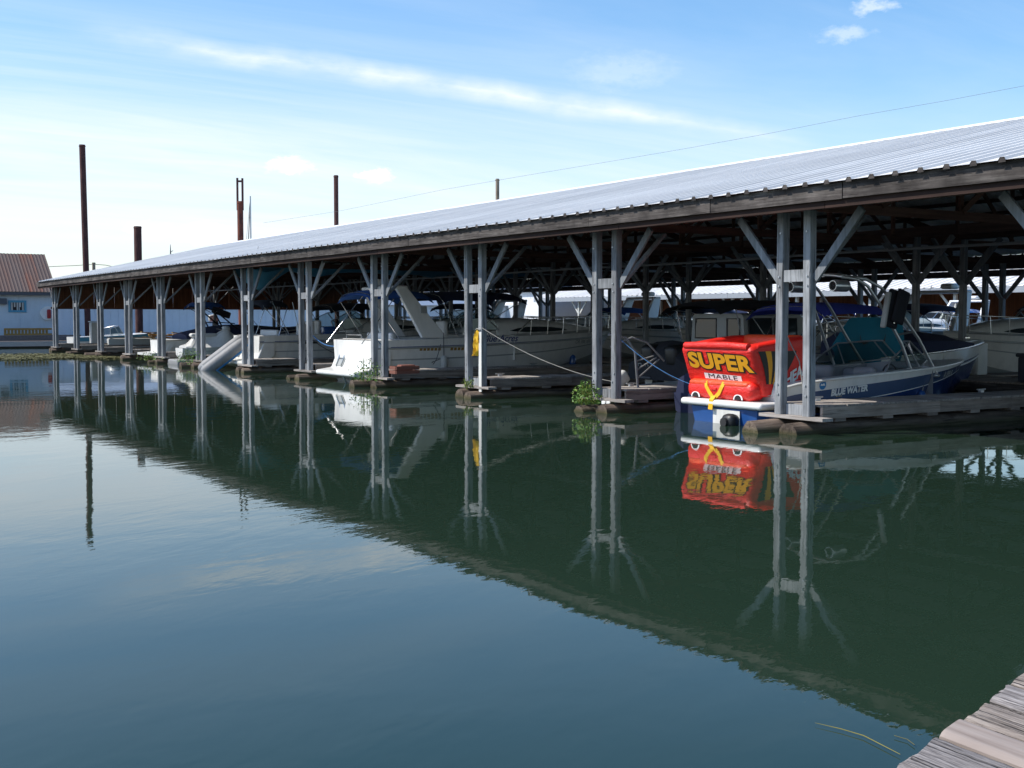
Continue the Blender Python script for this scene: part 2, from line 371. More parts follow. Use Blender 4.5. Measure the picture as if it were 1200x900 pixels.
for k_ in ('red', 'orange'):            # puckered, part-inflated vinyl
    w_ = NT(M[k_].node_tree); b_ = w_.n['Principled BSDF']; g_ = coords(w_)
    bump(w_, b_, w_.math('ADD', w_.noise(w_.mapping(g_, (1, 2.5, 6)), 2.2, 4, 0.55, 1.2), w_.math('MULTIPLY', w_.noise(w_.mapping(g_, (6, 9, 3)), 3.0, 3, 0.5, 0.8), 0.25)), 0.45, 0.05)
def roofmat(name, rusty=False):
    m, w, b = newmat(name); g = coords(w)
    rnd = w.n.new('ShaderNodeObjectInfo').outputs['Random']
    if rusty:
        n = w.noise(w.vmath('ADD', w.mapping(g, (2.5, 0.35, 0.35)), w.node('ShaderNodeCombineXYZ', None, X=w.math('MULTIPLY', rnd, 9.0)).outputs[0]).outputs[0], 1.0, 6, 0.65)
        n = w.math('ADD', n, w.math('MULTIPLY', w.math('SUBTRACT', rnd, 0.5), 0.30))
        c = w.ramp(n, [(0.35, (0.10, 0.068, 0.058)), (0.60, (0.115, 0.058, 0.042)), (0.84, (0.19, 0.055, 0.025))])
        b.inputs['Roughness'].default_value = 0.75
    else:
        n = w.noise(w.mapping(g, (0.4, 1.2, 1.0)), 1.0, 4, 0.55)
        c = w.ramp(n, [(0.3, (0.66, 0.64, 0.605)), (0.7, (0.78, 0.76, 0.72))])
        c = w.node('ShaderNodeHueSaturation', None, Value=w.math('MULTIPLY_ADD', rnd, 0.16, 0.92), Color=c).outputs[0]
        b.inputs['Roughness'].default_value = 0.5; b.inputs['Specular IOR Level'].default_value = 0.3
    w.l.new(c, b.inputs['Base Color']); return m
M['roof'] = roofmat('galvanised_roof_sheet'); M['rustroof'] = roofmat('rusted_roof_sheet', True)

def watermat():
    m, w, b = newmat('harbour_water'); g = coords(w)
    b.inputs['Base Color'].default_value = (0.016, 0.033, 0.020, 1)
    b.inputs['Roughness'].default_value = 0.015; b.inputs['IOR'].default_value = 1.333
    b.inputs['Specular IOR Level'].default_value = 0.5
    q = w.mapping(g, (1, 1, 1), (0, 0, R(-32)))
    n1 = w.noise(w.mapping(q, (1.0, 1.7, 1)), 1.1, 3, 0.5, 0.3)
    n2 = w.noise(w.mapping(q, (2.4, 5.2, 1)), 1.6, 3, 0.55, 0.4)
    n3 = w.noise(q, 0.23, 2, 0.5)
    patch = w.ramp(n3, [(0.36, (0.18,) * 3), (0.66, (1, 1, 1))])
    h = w.math('MULTIPLY', w.math('ADD', n1, w.math('MULTIPLY', n2, 0.22)), patch)
    bump(w, b, h, 0.068, 0.06); return m
M['water'] = watermat()

# ------------------------------------------------------------------ setting: water, bank
wm = MB().add([(-500, -300, 0), (900, -300, 0), (900, 900, 0), (-500, 900, 0)], [(0, 1, 2, 3)])
struct(wm.obj('water', M['water']))
def bank():
    rows = []
    for i in range(61):
        y = -60 + i * 14.0
        e = 96 + 5 * math.sin(i * .7) + 3 * math.sin(i * 1.9)
        rows.append([(e, y, -0.8), (e + 3, y, 0.7 + .3 * math.sin(i)), (e + 10, y, 1.6 + .3 * math.sin(i * 1.3)), (e + 60, y, 2.2), (900, y, 2.4)])
    return MB().grid(rows)
struct(bank().obj('river_bank', M['bank'], None, 60))

# ------------------------------------------------------------------ the covered moorage
X0, Y0, DY, NB = 15.08, 15.03, 5.39, 12
ZB, ZT = 0.29, 3.74                      # post foot and post top
XF, XR = 14.38, 25.0                     # fascia face and ridge
ZF1 = EYE + 2.12; ZR = EYE + 4.55        # fascia top, ridge
XE, XB = 2 * XR - XF, 2 * XR - X0        # rear eave, rear posts
YN, YE = 3.0, 75.8                      # roof ends; unseen near end cut short to let more light in
YK = [Y0 + DY * k for k in range(-2, NB)]
SLOPE = (ZR - ZF1) / (XR - XF)
shed = thing('covered_moorage', 'long open boat shed with ribbed metal roof on paired grey posts', 'boat shed', (0, 0, 0))

# roof sheets with raised ribs
def roof_sheet(sgn):
    W = 0.9; prof = []
    for r in range(2):
        o = r * W / 2
        prof += [(o + 0.0, 0), (o + .165, 0), (o + .185, .042), (o + .255, .042), (o + .285, 0)]
    prof.append((W, 0)); prof.append((W + .04, -.013))
    rows = []
    x0, x1 = XF - 0.09, XR - 0.02
    for x in (x0, (x0 + x1) / 2, x1):
        z = ZF1 + 0.02 + (x - XF) * SLOPE
        rows.append([((x if sgn > 0 else 2 * XR - x) - XR, p[0], z + p[1]) for p in prof])
    mb = MB().grid(rows)
    for r in range(2):                  # close the ribs at the eave
        q = [rows[0][r * 5 + j] for j in (1, 2, 3, 4)]; mb.add([(v[0] + .004 * sgn, v[1], v[2] - (.03 if j in (0, 3) else .004)) for j, v in enumerate(q)], [(0, 1, 2, 3)], 1)
    return mb.mesh('roof_sheet', [M['roof'], M['fascia']])
sheets = [roof_sheet(1), roof_sheet(-1)]
ny = int((YE - YN) / 0.9)
for i in range(ny):
    for s_ in sheets:
        o = link('roof_sheet', s_, shed, (XR, YN + i * 0.9 + 0.05, random.uniform(-.004, .004)))
        o.rotation_euler = (random.uniform(-.002, .002), 0, 0)
capm = MB()
capm.prism([(-.22, -.05), (0, .02), (.22, -.05), (.22, -.035), (0, .04), (-.22, -.035)], 1, 0, 3.0)
capme = capm.mesh('ridge_cap', M['whitewall'])  # white colour stands in for the highlight along the ridge
for i in range(int((YE - YN) / 3.0)):
    link('ridge_cap', capme, shed, (XR, YN + i * 3.0 + .02, ZR + 0.055), (0, 0, random.uniform(-.003, .003)))

# fascia: weathered boards butted end to end over a darker lower board
y = YN; i = 0
while y < YE - 0.3:
    l = min(random.choice((3.05, 3.66, 4.27, 4.88)), YE - y)
    for xf, side in ((XF, 1), (XE, -1)):
        h0, h1 = (ZF1 - .27, ZF1 - 0.012) if side > 0 else (ZF1 - .30, ZF1 - .012)
        d = random.uniform(0, .012) * side
        mb = MB().box(-.022, .022, 0, l - .012, h0 + random.uniform(-.006, .006), h1)
        o = mb.obj('fascia_board', M['fascia'], shed); o.location = (xf + d, y, 0)
        o.rotation_euler = (random.uniform(-.0015, .0015), 0, 0)
    y += l
nb = int((YE - YN) / DY) + 1
for i in range(nb):
    y0 = YN + i * DY; y1 = min(y0 + DY - .01, YE - .02)
    if y1 - y0 < .2: continue
    o = MB().box(-.03, .03, 0, y1 - y0, EYE + 1.735, EYE + 1.855).obj('lower_fascia_board', M['brown_dark'], shed); o.location = (XF + .075, y0, 0)
    # rear skirt boards hang lower
    for q in range(3):
        z0 = 3.34 + q * .235
        o = MB().box(-.02, .02, 0, y1 - y0, z0, z0 + .222).obj('skirt_board', M['brown_y'], shed); o.location = (XE - .07 - q * .004, y0, 0)

# longitudinal beams over the post rows
XI = [24.6, 26.4]
for xr in (X0, *XI, XB):
    zt = ZT if xr in (X0, XB) else 3.95
    for i in range(nb):
        y0 = YN + i * DY; y1 = min(y0 + DY - .012, YE - .1)
        if y1 - y0 < .2: continue
        o = MB().box(-.07, .07, 0, y1 - y0, 0, .24).obj('header_beam', M['brown_y'], shed); o.location = (xr, y0, zt + .003)

# posts, knee braces, spacer blocks
def post_mesh(h, w=.16, c=.012):
    a = w / 2; p = [(-a + c, -a), (a - c, -a), (a, -a + c), (a, a - c), (a - c, a), (-a + c, a), (-a, a - c), (-a, -a + c)]
    mb = MB().prism(p, 2, 0, h)
    return mb.mesh('post', M['post'])
pm_out = post_mesh(ZT - ZB); pm_in = post_mesh(3.95 - .48, .15)
bolt = MB()
bolt.tube([(0, 0, 0), (-.02, 0, 0)], .018, 6)
boltm = bolt.mesh('bolt', M['galv'])
def brace_mesh(dx, dy, dz, w=.045, h=.14):
    d = Vector((dx, dy, dz))
    return MB().beam((0, 0, 0), d, w, h, 0, (1, 0, 0) if abs(dy) > abs(dx) else (0, 1, 0)).mesh('knee_brace', M['brace'])
b_f = brace_mesh(0, 1.0, 1.10, .14, .05); b_b = brace_mesh(0, -1.0, 1.10, .14, .05); b_i = brace_mesh(1.15, 0, 1.1, .05, .14); b_o = brace_mesh(-1.15, 0, 1.1, .05, .14)
blk = MB().box(-.05, .05, -.245, .245, -.1, .1).mesh('spacer_block', M['post'])
HP = .33
lean = lambda: (random.uniform(-.007, .007), random.uniform(-.007, .007), random.uniform(-.05, .05))
for k, yk in enumerate(YK):
    for s in (-1, 1):
        p = link('post', pm_out, shed, (X0, yk + s * HP, ZB), lean())
        if 1 < k < 8:
            for zz in (.35, .52, 2.2, 2.36, 3.1):
                link('bolt', boltm, p, (-.08, random.uniform(-.03, .03), zz))
        link('knee_brace', b_f if s > 0 else b_b, shed, (X0 + .02, yk + s * (HP + .085), 2.60))
    link('knee_brace', b_i, shed, (X0 + .09, yk - HP, 2.60))
    link('spacer_block', blk, shed, (X0, yk, 2.66))
    # rear row
    for s in (-1, 1):
        link('post', pm_out, shed, (XB, yk + s * HP, ZB))
        link('knee_brace', b_f if s > 0 else b_b, shed, (XB, yk + s * (HP + .085), 2.60))
    link('knee_brace', b_o, shed, (XB - .09, yk - HP, 2.60))
    # walkway rows
    for xi in XI:
        link("post", pm_in, shed, (xi, yk, .48))
        link('knee_brace', b_f, shed, (xi, yk + .08, 2.83)); link('knee_brace', b_b, shed, (xi, yk - .08, 2.83))
        link('knee_brace', b_i, shed, (xi + .08, yk, 2.83)); link('knee_brace', b_o, shed, (xi - .08, yk, 2.83))
    # truss on each post line
    zu = lambda x: ZF1 - .10 + (x - XF) * SLOPE
    for nm, a, b, w, h in (('rafter', (XF + .12, yk, zu(XF + .12) - .10), (XR - .02, yk, zu(XR) - .10), .05, .19),
                           ('rafter', (XE - .12, yk, zu(XF + .12) - .10), (XR + .02, yk, zu(XR) - .10), .05, .19)):
        MB().beam(a, b, w, h).obj(nm, M['brown_x'], shed)
    MB().beam((X0 - .1, yk + .06, 3.86), (XB + .1, yk + .06, 3.86), .05, .17).obj('tie_beam', M['brown_x'], shed)
    for x in (17.2, 19.4, 21.6, 23.8, 26.2, 28.4, 30.6, 32.8):
        xx = x if x < XR else 2 * XR - x
        MB().beam((x, yk + .06, 3.95), (x, yk + .06, zu(xx) - .02), .05, .11).obj('strut', M['brown_x'], shed)
        x2 = x + (2.2 if x < XR - 2 else -2.2) * (1 if abs(x - XR) > 1.5 else 0)
        if x2 != x:
            xx2 = x2 if x2 < XR else 2 * XR - x2
            MB().beam((x, yk + .01, 3.95), (x2, yk + .01, zu(xx2) - .05), .04, .11).obj('strut', M['brown_x'], shed)
# purlins under the sheets
for j in range(1, 10):
    x = XF + (XR - XF) * j / 9.6
    for xx in (x, 2 * XR - x):
        z = ZF1 - .045 + (x - XF) * SLOPE
        for i in range(0, nb, 2):
            y0 = YN + i * DY; y1 = min(y0 + 2 * DY - .02, YE - .1)
            if y1 - y0 < .3: continue
            o = MB().box(-.04, .04, 0, y1 - y0, -.05, .05).obj('purlin', M['brown_y'], shed); o.location = (xx, y0, z)
# far gable boarded down to head height
x = X0 + .1; i = 0
while x < XB - .2:
    w = random.choice((1.18, 1.2, 1.22)); x1 = min(x + w, XB - .1)
    top = lambda q: ZF1 - .15 + ((q if q < XR else 2 * XR - q) - XF) * SLOPE
    mb = MB(); p = [(0, 2.56 + random.uniform(-.03, .03)), (x1 - x - .012, 2.56 + random.uniform(-.03, .03)), (x1 - x - .012, top(x1))]
    if x < XR < x1: p.append((XR - x, top(XR)))
    p.append((0, top(x)))
    mb.prism(p, 1, -.015, .015)
    o = mb.obj('gable_board', M['brown_z'], shed); o.location = (x, YE - .35 + (i % 2) * .006, 0)
    x = x1; i += 1
MB().beam((X0, YE - .25, 2.55), (XB, YE - .25, 2.55), .06, .12).obj('gable_rail', M['brown_x'], shed)
# barge boards at the far gable
for sg in (1, -1):
    a = (XF if sg > 0 else XE, YE - .02, ZF1 - .11); b = (XR - sg * .01, YE - .02, ZR - .11)
    MB().beam(a, b, .04, .2).obj('barge_board', M['fascia'], shed)
# white conduit under the roof and its hangers
cd = MB()
cd.tube([(23.7, YN + 1 + i * 3.7, 3.60 + .02 * math.sin(i * 1.7)) for i in range(20)], .035, 8)
cd.obj('conduit', M['galv'], shed, 40)

# ------------------------------------------------------------------ docks
def log_mesh(L, r, seed):
    rnd = random.Random(seed); mb = MB(); pts = []; rs = []
    n = 12
    prof = [rnd.uniform(.93, 1.07) for _ in range(12)]
    rows = []
    for i in range(n + 1):
        t = i / n; x = L * t; rr = r * (1 - .10 * t) * (.9 if i in (0, n) else 1)
        row = []
        for k in range(13):
            a = 2 * math.pi * (k % 12) / 12
            q = rr * prof[k % 12] * (1 + rnd.uniform(-.03, .03) * (k < 12))
            row.append((x, math.cos(a) * q + .03 * math.sin(t * 5 + seed), math.sin(a) * q))
        row[12] = row[0]
        rows.append(row)
    mb.grid(rows)
    mb.add(rows[0][:12], [tuple(range(12))]); mb.add(rows[-1][:12], [tuple(range(12))[::-1]])
    return mb.mesh('float_log', M['log'], 50)
logs = [log_mesh(10.0, .235, 1), log_mesh(9.7, .22, 2), log_mesh(10.0, .20, 5)]
FX0, FX1 = 15.20, 24.35; FW = 1.04
plank = {}
def plank_mesh(w, l, t=.035):
    key = (round(w, 3), round(l, 3))
    if key not in plank:
        c = .005
        mb = MB().prism([(-w / 2, 0), (w / 2, 0), (w / 2, t - c), (w / 2 - c, t), (-w / 2 + c, t), (-w / 2, t - c)], 1, -l / 2, l / 2)
        plank[key] = mb.mesh('deck_plank', M['deck_y'])
    return plank[key]
finger_labels = {
    -1: 'log finger dock along the charcoal dock box end',
    0: 'plank finger dock on logs beside the blue and white tower boat',
    1: 'plank finger dock carrying the white jug and leaning white ladder frame',
    2: 'plank finger dock at the post with the yellow cloth',
    3: 'plank finger dock holding the red brown crate beside the arch cruiser',
    4: 'finger dock between the arch cruiser and the ivory cruiser',
    5: 'finger dock beside the leaning grey dinghy with blue stripe',
    6: 'finger dock beside the white jet ski',
    7: 'finger dock beside the navy covered boat with folded tower',
}
def finger(k):
    yk = Y0 + DY * k
    lb = finger_labels.get(k, 'low empty finger dock between bare posts near the boarded gable')
    f = thing('finger_dock', lb, 'dock', (FX0, yk, 0), 0, 'finger docks under the boat shed')
    n = 31; w = (FX1 - FX0) / n
    for i in range(n):
        link('deck_plank', plank_mesh(w - .012, FW), f, (w * (i + .5), random.uniform(-.012, .012), .445 + random.uniform(-.003, .003)), (0, 0, random.uniform(-.006, .006)))
    x = 0.0
    for s in (-1, 1):
        x = 0.0
        while x < FX1 - FX0 - .2:
            l = min(random.choice((2.4, 3.0, 3.6)), FX1 - FX0 - x)
            o = MB().box(0, l - .012, -.025, .025, .252, .443).obj('stringer', M['deck_x'], f); o.location = (x, s * (FW / 2 - .03) + random.uniform(-.006, .006), 0)
            x += l
    for i in range(8):
        o = MB().box(-.13, .13, -FW / 2 + .01, FW / 2 - .01, .195, .25).obj('sleeper', M['deck_x'], f); o.location = (.45 + i * 1.18, 0, 0)
    link('float_log', logs[k % 3], f, (-.55 + .1 * (k % 2), -.30, -.02), (0, 0, .004))
    link('float_log', logs[(k + 1) % 3], f, (-.85 + .22 * (k % 3), .30, -.03), (R(70), 0, -.006))
    o = MB().box(-.14, .10, -.80, .74, .232, .287).obj('foot_board', M['deck_y'], f); o.location = (-.12, 0, 0)
    o.rotation_euler = (0, 0, random.uniform(-.03, .03))
    o = MB().box(-.02, .02, -.24, .24, .289, .47).obj('end_board', M['post'], f); o.location = (-.06, 0, 0)
    return f
for k in range(-1, NB): finger(k)
# main walkway down the middle of the shed
walk = thing('main_walkway', 'long central plank walkway running the length of the boat shed', 'dock', (25.5, 0, 0))
wp = MB().prism([(-1.1, 0), (1.1, 0), (1.1, .04), (-1.1, .04)], 1, -.142, .142).mesh('deck_plank', M['deck_x'])
for i in range(250):
    link('deck_plank', wp, walk, (0, 2.5 + i * .294, .438 + random.uniform(-.003, .003)))
for s in (-1, 1):
    for i in range(14):
        o = MB().box(-.03, .03, 0, 5.3, .24, .436).obj('stringer', M['fascia'], walk); o.location = (s * 1.05, 2 + i * 5.31, 0)
    for i in range(8):
        o = link('float_log', logs[i % 3], walk, (s * .7, 2 + i * 9.2, .02), (0, 0, R(90)))
# rear fingers
for k in range(0, 8, 1):
    yk = Y0 + DY * k
    f = thing('finger_dock', 'finger dock on the far side of the central walkway', 'dock', (26.65, yk, 0), 0, 'finger docks beyond the walkway')
    for j in range(3):
        o = MB().box(0, 8.2, -.165, .165, .438, .474).obj('deck_plank', M['deck_x'], f); o.location = (0, (j - 1) * .34, 0)
    for s in (-1, 1): link('float_log', logs[(k + s) % 3], f, (-.3, s * .3, .02))
    for i in range(5):
        o = MB().box(-.1, .1, -.5, .5, .25, .436).obj('sleeper', M['deck_x'], f); o.location = (.5 + i * 1.8, 0, 0)

# ------------------------------------------------------------------ near dock corner
ND = 0.45
near = thing('boardwalk', 'sunlit cracked plank dock corner with one smooth newer pale board', 'dock', (0, 0, 0))
def near_dock():
    # seams between planks: points along the ragged end, and the common plank direction
    ends = [pix(1043, 899, ND), pix(1098, 858, ND), pix(1127, 838, ND), pix(1157, 817, ND), pix(1181, 797, ND), pix(1214, 768, ND), pix(1250, 741, ND), pix(1290, 712, ND)]
    dr = (pix(1200, 897, ND) - ends[1]).normalized()
    e0 = ends[0] + (ends[0] - ends[1]) * 1.0
    e00 = ends[0] + (ends[0] - ends[1]) * 2.0
    pts = [e00, e0] + ends
    mats = ['old', 'old', 'old', 'fresh', 'old2', 'old', 'old2', 'old', 'old2']
    nrm = Vector((-dr.y, dr.x, 0))
    if (pts[-1] - pts[0]).dot(nrm) < 0: nrm = -nrm
    for i in range(len(pts) - 1):
        a, b = pts[i], pts[i + 1]
        wd = (b - a).dot(nrm); L = 2.6
        rnd = random.Random(i * 7 + 3); rows = []
        sk = (b - a).dot(dr)            # skew of the end
        nseg, ncr = 40, 9
        for r in range(ncr + 1):
            v = r / ncr; row = []
            worn = mats[i] != 'fresh'
            for q in range(nseg + 1):
                u = q / nseg
                start = sk * v * .92 + (rnd.uniform(-.007, .007) if worn else 0) + (.012 * math.cos((v - .5) * 3) if worn else 0)
                x = start + (L - start) * u ** 1.6
                crown = -.014 * (2 * abs(v - .5)) ** 5 if worn else -.016 * (2 * abs(v - .5)) ** 6
                z = crown + (rnd.uniform(-.001, .001) if worn else 0) - (.006 if q == 0 else 0)
                edge = (rnd.uniform(-.003, .003) if r in (0, ncr) and worn else 0)
                p = a + dr * x + nrm * (wd * (.05 + .90 * v) + edge)
                row.append(Vector((p.x, p.y, ND + z)))
            rows.append(row)
        mb = MB().grid(rows)
        low = lambda rr: [[p for p in rr], [Vector((p.x, p.y, ND - .045)) for p in rr]]
        mb.grid(low(rows[0])); mb.grid(low(rows[-1])); mb.grid(low([r_[0] for r_ in rows])); mb.grid(low([r_[-1] for r_ in rows]))
        # turn into local space with the grain along local Y
        ang = math.atan2(dr.y, dr.x) - math.pi / 2
        rot = Matrix.Rotation(-ang, 4, 'Z'); mb.v = [tuple(rot @ (Vector(v) - Vector((a.x, a.y, 0)))) for v in mb.v]
        o = mb.obj('deck_plank', M[mats[i]], near, 35); o.location = (a.x, a.y, rnd.uniform(-.006, .004)); o.rotation_euler = (0, 0, ang)
    # carrying beam below, set back from the plank ends
    p, q = pts[0] + dr * .35, pts[-1] + dr * .35
    MB().beam((p.x, p.y, ND - .13), (q.x, q.y, ND - .13), .1, .16).obj('joist', M['deck_x'], near)
    MB().beam((p.x + dr.x * 1.5, p.y + dr.y * 1.5, ND - .13), (q.x + dr.x * 1.5, q.y + dr.y * 1.5, ND - .13), .1, .16).obj('joist', M['deck_x'], near)
    for t in (.15, .8):
        c = p.lerp(q, t) + dr * .8
        o = MB().rbox((0, 0, 0), (1.3, .8, .5), .06, 2).obj('float_tank', M['dockbox'], near, 40); o.location = (c.x, c.y, .0)
        o.rotation_euler = (0, 0, math.atan2(dr.y, dr.x))
near_dock()

# ------------------------------------------------------------------ boats
class Hull:
    """stern at x=0, bow at x=L, starboard is -y; z=0 is the waterline"""
    def __init__(s, L, B, fs, fb, draft=.35, rake=.9, zc=.02, zcb=.5, tr=.93, p=2.3, sheerp=1.5, full=.42):
        s.L, s.B, s.fs, s.fb, s.draft, s.rake, s.zc, s.zcb, s.tr, s.p, s.sp, s.full = L, B, fs, fb, draft, rake, zc, zcb, tr, p, sheerp, full
    def taper(s, t, p): 
        f = max(0.0, (t - s.full) / (1 - s.full)); a = s.tr + (1 - s.tr) * min(1, t / .35)
        return a * (1 - f ** p)
    def sheer(s, t): return s.fs + (s.fb - s.fs) * t ** s.sp
    def ys(s, t): return s.B / 2 * s.taper(t, s.p)
    def yc(s, t): return s.B / 2 * .86 * s.taper(t, s.p * .62)
    def zch(s, t): return s.zc + (s.fb * s.zcb - s.zc) * t ** 2.6
    def zk(s, t): return -s.draft + (s.fb * .28 + s.draft) * max(0, (t - .5) / .5) ** 2.4
    def xo(s, t, z):
        zr = (z + s.draft) / (s.sheer(t) + s.draft); return s.L * t - s.rake * t ** 5 * (1 - zr)
    def pt(s, t, u, side=-1, out=0.0):
        """u in [0,1] from chine to sheer"""
        z = s.zch(t) + (s.sheer(t) - s.zch(t)) * u
        y = s.yc(t) + (s.ys(t) - s.yc(t)) * u ** .8
        return Vector((s.xo(t, z), side * (y + out), z))
    def surf(s, x, z, side=-1, out=.006):
        t = max(0, min(1, x / s.L))
        for _ in range(12):
            zz = z; t = max(0, min(1, t + (x - s.xo(t, zz)) / s.L))
        u = (z - s.zch(t)) / (s.sheer(t) - s.zch(t)); u = max(0, min(1, u))
        y = s.yc(t) + (s.ys(t) - s.yc(t)) * u ** .8
        return Vector((x, side * (y + out), z))
    def build(s, parent, bands, bottom, transom=None, n=30, name='hull'):
        """bands: [(u_top, material)] from the chine upward"""
        mats = [bottom] + [b[1] for b in bands] + [transom or bands[-1][1]]
        mb = MB(); us = [(0.0, 0.0)] + [b[0] if isinstance(b[0], tuple) else (b[0], b[0]) for b in bands]
        lev = lambda j, t: us[j][0] + (us[j][1] - us[j][0]) * t
        ts = [1 - (1 - i / n) ** 1.35 for i in range(n + 1)]
        for side in (-1, 1):
            rows = [[(s.xo(t, s.zk(t)), 0, s.zk(t)), tuple(s.pt(t, 0, side))] for t in ts]
            mb.grid(rows, 0)
            for j in range(len(bands)):
                mb.grid([[s.pt(t, lev(j, t) + (lev(j + 1, t) - lev(j, t)) * q / 2, side) for q in range(3)] for t in ts], 1 + j)
        mi = len(mats) - 1
        ring = [s.pt(0, u / 6, -1) for u in range(7)] 
        mb.grid([[p, Vector((p.x, -p.y, p.z))] for p in ring], mi)
        a = s.pt(0, 0, -1); mb.add([a, (0, 0, s.zk(0)), (a.x, -a.y, a.z)], [(0, 1, 2)], 0)
        return mb.obj(name, mats, parent, 32)
    def rubrail(s, parent, mat, r=.03, u=1.0, dz=0.0, name='rub_rail'):
        pts = [s.pt(1 - (1 - i / 28) ** 1.3, u, -1, .01) for i in range(29)]
        pts = [p + Vector((0, 0, dz)) for p in pts]
        pts += [Vector((p.x, -p.y, p.z)) for p in reversed(pts[:-1])]
        return MB().tube(pts, r, 6).obj(name, mat, parent, 60)
    def deck(s, parent, td, g, sole, mats, camber=.10, ta=.0, name='deck'):
        """foredeck from td forward, side decks of width g, aft deck to ta, cockpit well with floor at sole"""
        mb = MB(); n = 14
        rows = []
        for i in range(n + 1):
            t = td + (1 - td) * i / n; z = s.sheer(t); y = s.ys(t)
            rows.append([(s.L * t, y * q, z + camber * (1 - q * q) * (1 - .5 * (t - td) / (1 - td))) for q in (-1, -.75, -.4, 0, .4, .75, 1)])
        mb.grid(rows, 0)
        bk = [Vector(p) for p in rows[0]]
        mb.grid([bk, [Vector((p.x, p.y, sole)) for p in bk]], 1)
        ts = [ta + (td - ta) * i / 10 for i in range(11)]
        for sd in (-1, 1):
            a = [(s.L * t, sd * s.ys(t), s.sheer(t)) for t in ts]; b = [(s.L * t, sd * (s.ys(t) - g), s.sheer(t) + .02) for t in ts]
            c = [(x, y - sd * .03, sole) for x, y, z in b]
            mb.grid([a, b], 0); mb.grid([b, c], 1)
        fl = [[(s.L * t, sd * (s.ys(t) - g + .04), sole) for sd in (-1, 1)] for t in ts]; mb.grid(fl, 2)
        if ta > 0:
            ts = [ta * i / 3 for i in range(4)]
            mb.grid([[(s.L * t, q * s.ys(t), s.sheer(t) + .02 * (abs(q) < .9)) for q in (-1, -.8, 0, .8, 1)] for t in ts], 0)
            y = s.ys(ta) - g; mb.grid([[(s.L * ta, -y, s.sheer(ta) + .02), (s.L * ta, y, s.sheer(ta) + .02)], [(s.L * ta, -y, sole), (s.L * ta, y, sole)]], 1)
        else:
            y = s.ys(0) - g; z = s.sheer(0)
        return mb.obj(name, mats, parent, 35)

def rail(parent, pts, r=.014, posts=(), base=None, name='bow_rail', mat=None):
    mb = MB().tube(pts, r, 6)
    for p in posts: mb.tube([p, (p[0], p[1], p[2] - base)] if not callable(base) else [p, base(p)], r * .8, 6)
    return mb.obj(name, mat or M['steel'], parent, 60)
def arc(p0, p1, h, n=8):
    p0, p1 = Vector(p0), Vector(p1)
    return [p0.lerp(p1, i / n) + Vector((0, 0, h * (1 - (2 * i / n - 1) ** 2))) for i in range(n + 1)]
def sag(p0, p1, h, n=14): return arc(p0, p1, -h, n)
def bimini(parent, x0, x1, hw, z, mat, legs, crown=.14, drop=.12, name='bimini_top'):
    """domed canvas top on tube bows; legs: [(x_at_top, (x, y, z) at foot)]"""
    rows = []; n = 8; mb = MB()
    for i in range(n + 1):
        f = i / n; x = x0 + (x1 - x0) * f; e = .06 * math.sin(math.pi * f) - (.10 if i in (0, n) else 0)
        row = []
        for j in range(11):
            q = -1 + j / 5; row.append((x, hw * q, z + e + crown * (1 - q * q) - (drop if abs(q) == 1 else 0)))
        rows.append(row)
    mb.grid(rows); mb.grid([[(a[0], a[1], a[2] - .012) for a in r] for r in rows], 0, True)
    c = mb.obj(name, mat, parent, 50)
    fr = MB()
    for xt, foot in legs:
        for sd in (-1, 1):
            fr.tube([(foot[0], sd * foot[1], foot[2]), (xt, sd * hw * .985, z - drop + .02)], .014, 6)
        fr.tube([(xt, hw * .985 * (-1 + j / 5), z - .03 + crown * (1 - (-1 + j / 5) ** 2) - (drop - .03 if j in (0, 10) else 0)) for j in range(11)], .014, 6)
    fr.obj('canopy_frame', M['steel'], parent, 60)
    return c
def windscreen(parent, base, top, glass=None, frame=None, r=.018, name='windscreen'):
    """base/top: matching lists of points; each pair of neighbours is one pane"""
    w = MB()
    w.tube(base, r, 6); w.tube(top, r, 6)
    for b, t in zip(base, top): w.tube([b, t], r, 6)
    fo = w.obj(name, frame or M['alu'], parent, 50)
    for i in range(len(base) - 1):
        MB().add([base[i], base[i + 1], top[i + 1], top[i]], [(0, 1, 2, 3)]).obj('pane', glass or M['glass'], fo)
    return fo
def outboard(parent, x, y, z, s=1.0, mat=None, name='outboard_motor'):
    m = MB()
    m.rbox((x - .10 * s, y, z + .42 * s), (.52 * s, .34 * s, .40 * s), .09 * s, 3, 0, Matrix.Rotation(R(-8), 4, 'Y'))
    m.rbox((x - .02 * s, y, z + .05 * s), (.22 * s, .18 * s, .5 * s), .04 * s, 2, 1)
    m.rbox((x - .03 * s, y, z - .40 * s), (.16 * s, .07 * s, .6 * s), .03 * s, 2, 1)
    m.box(x - .32 * s, x + .1 * s, y - .09 * s, y + .09 * s, z - .36 * s, z - .345 * s, 1)
    m.rbox((x + .1 * s, y, z + .16 * s), (.14 * s, .26 * s, .3 * s), .02 * s, 1, 1)
    return m.obj(name, [mat or M['fender'], M['black']], parent, 40)

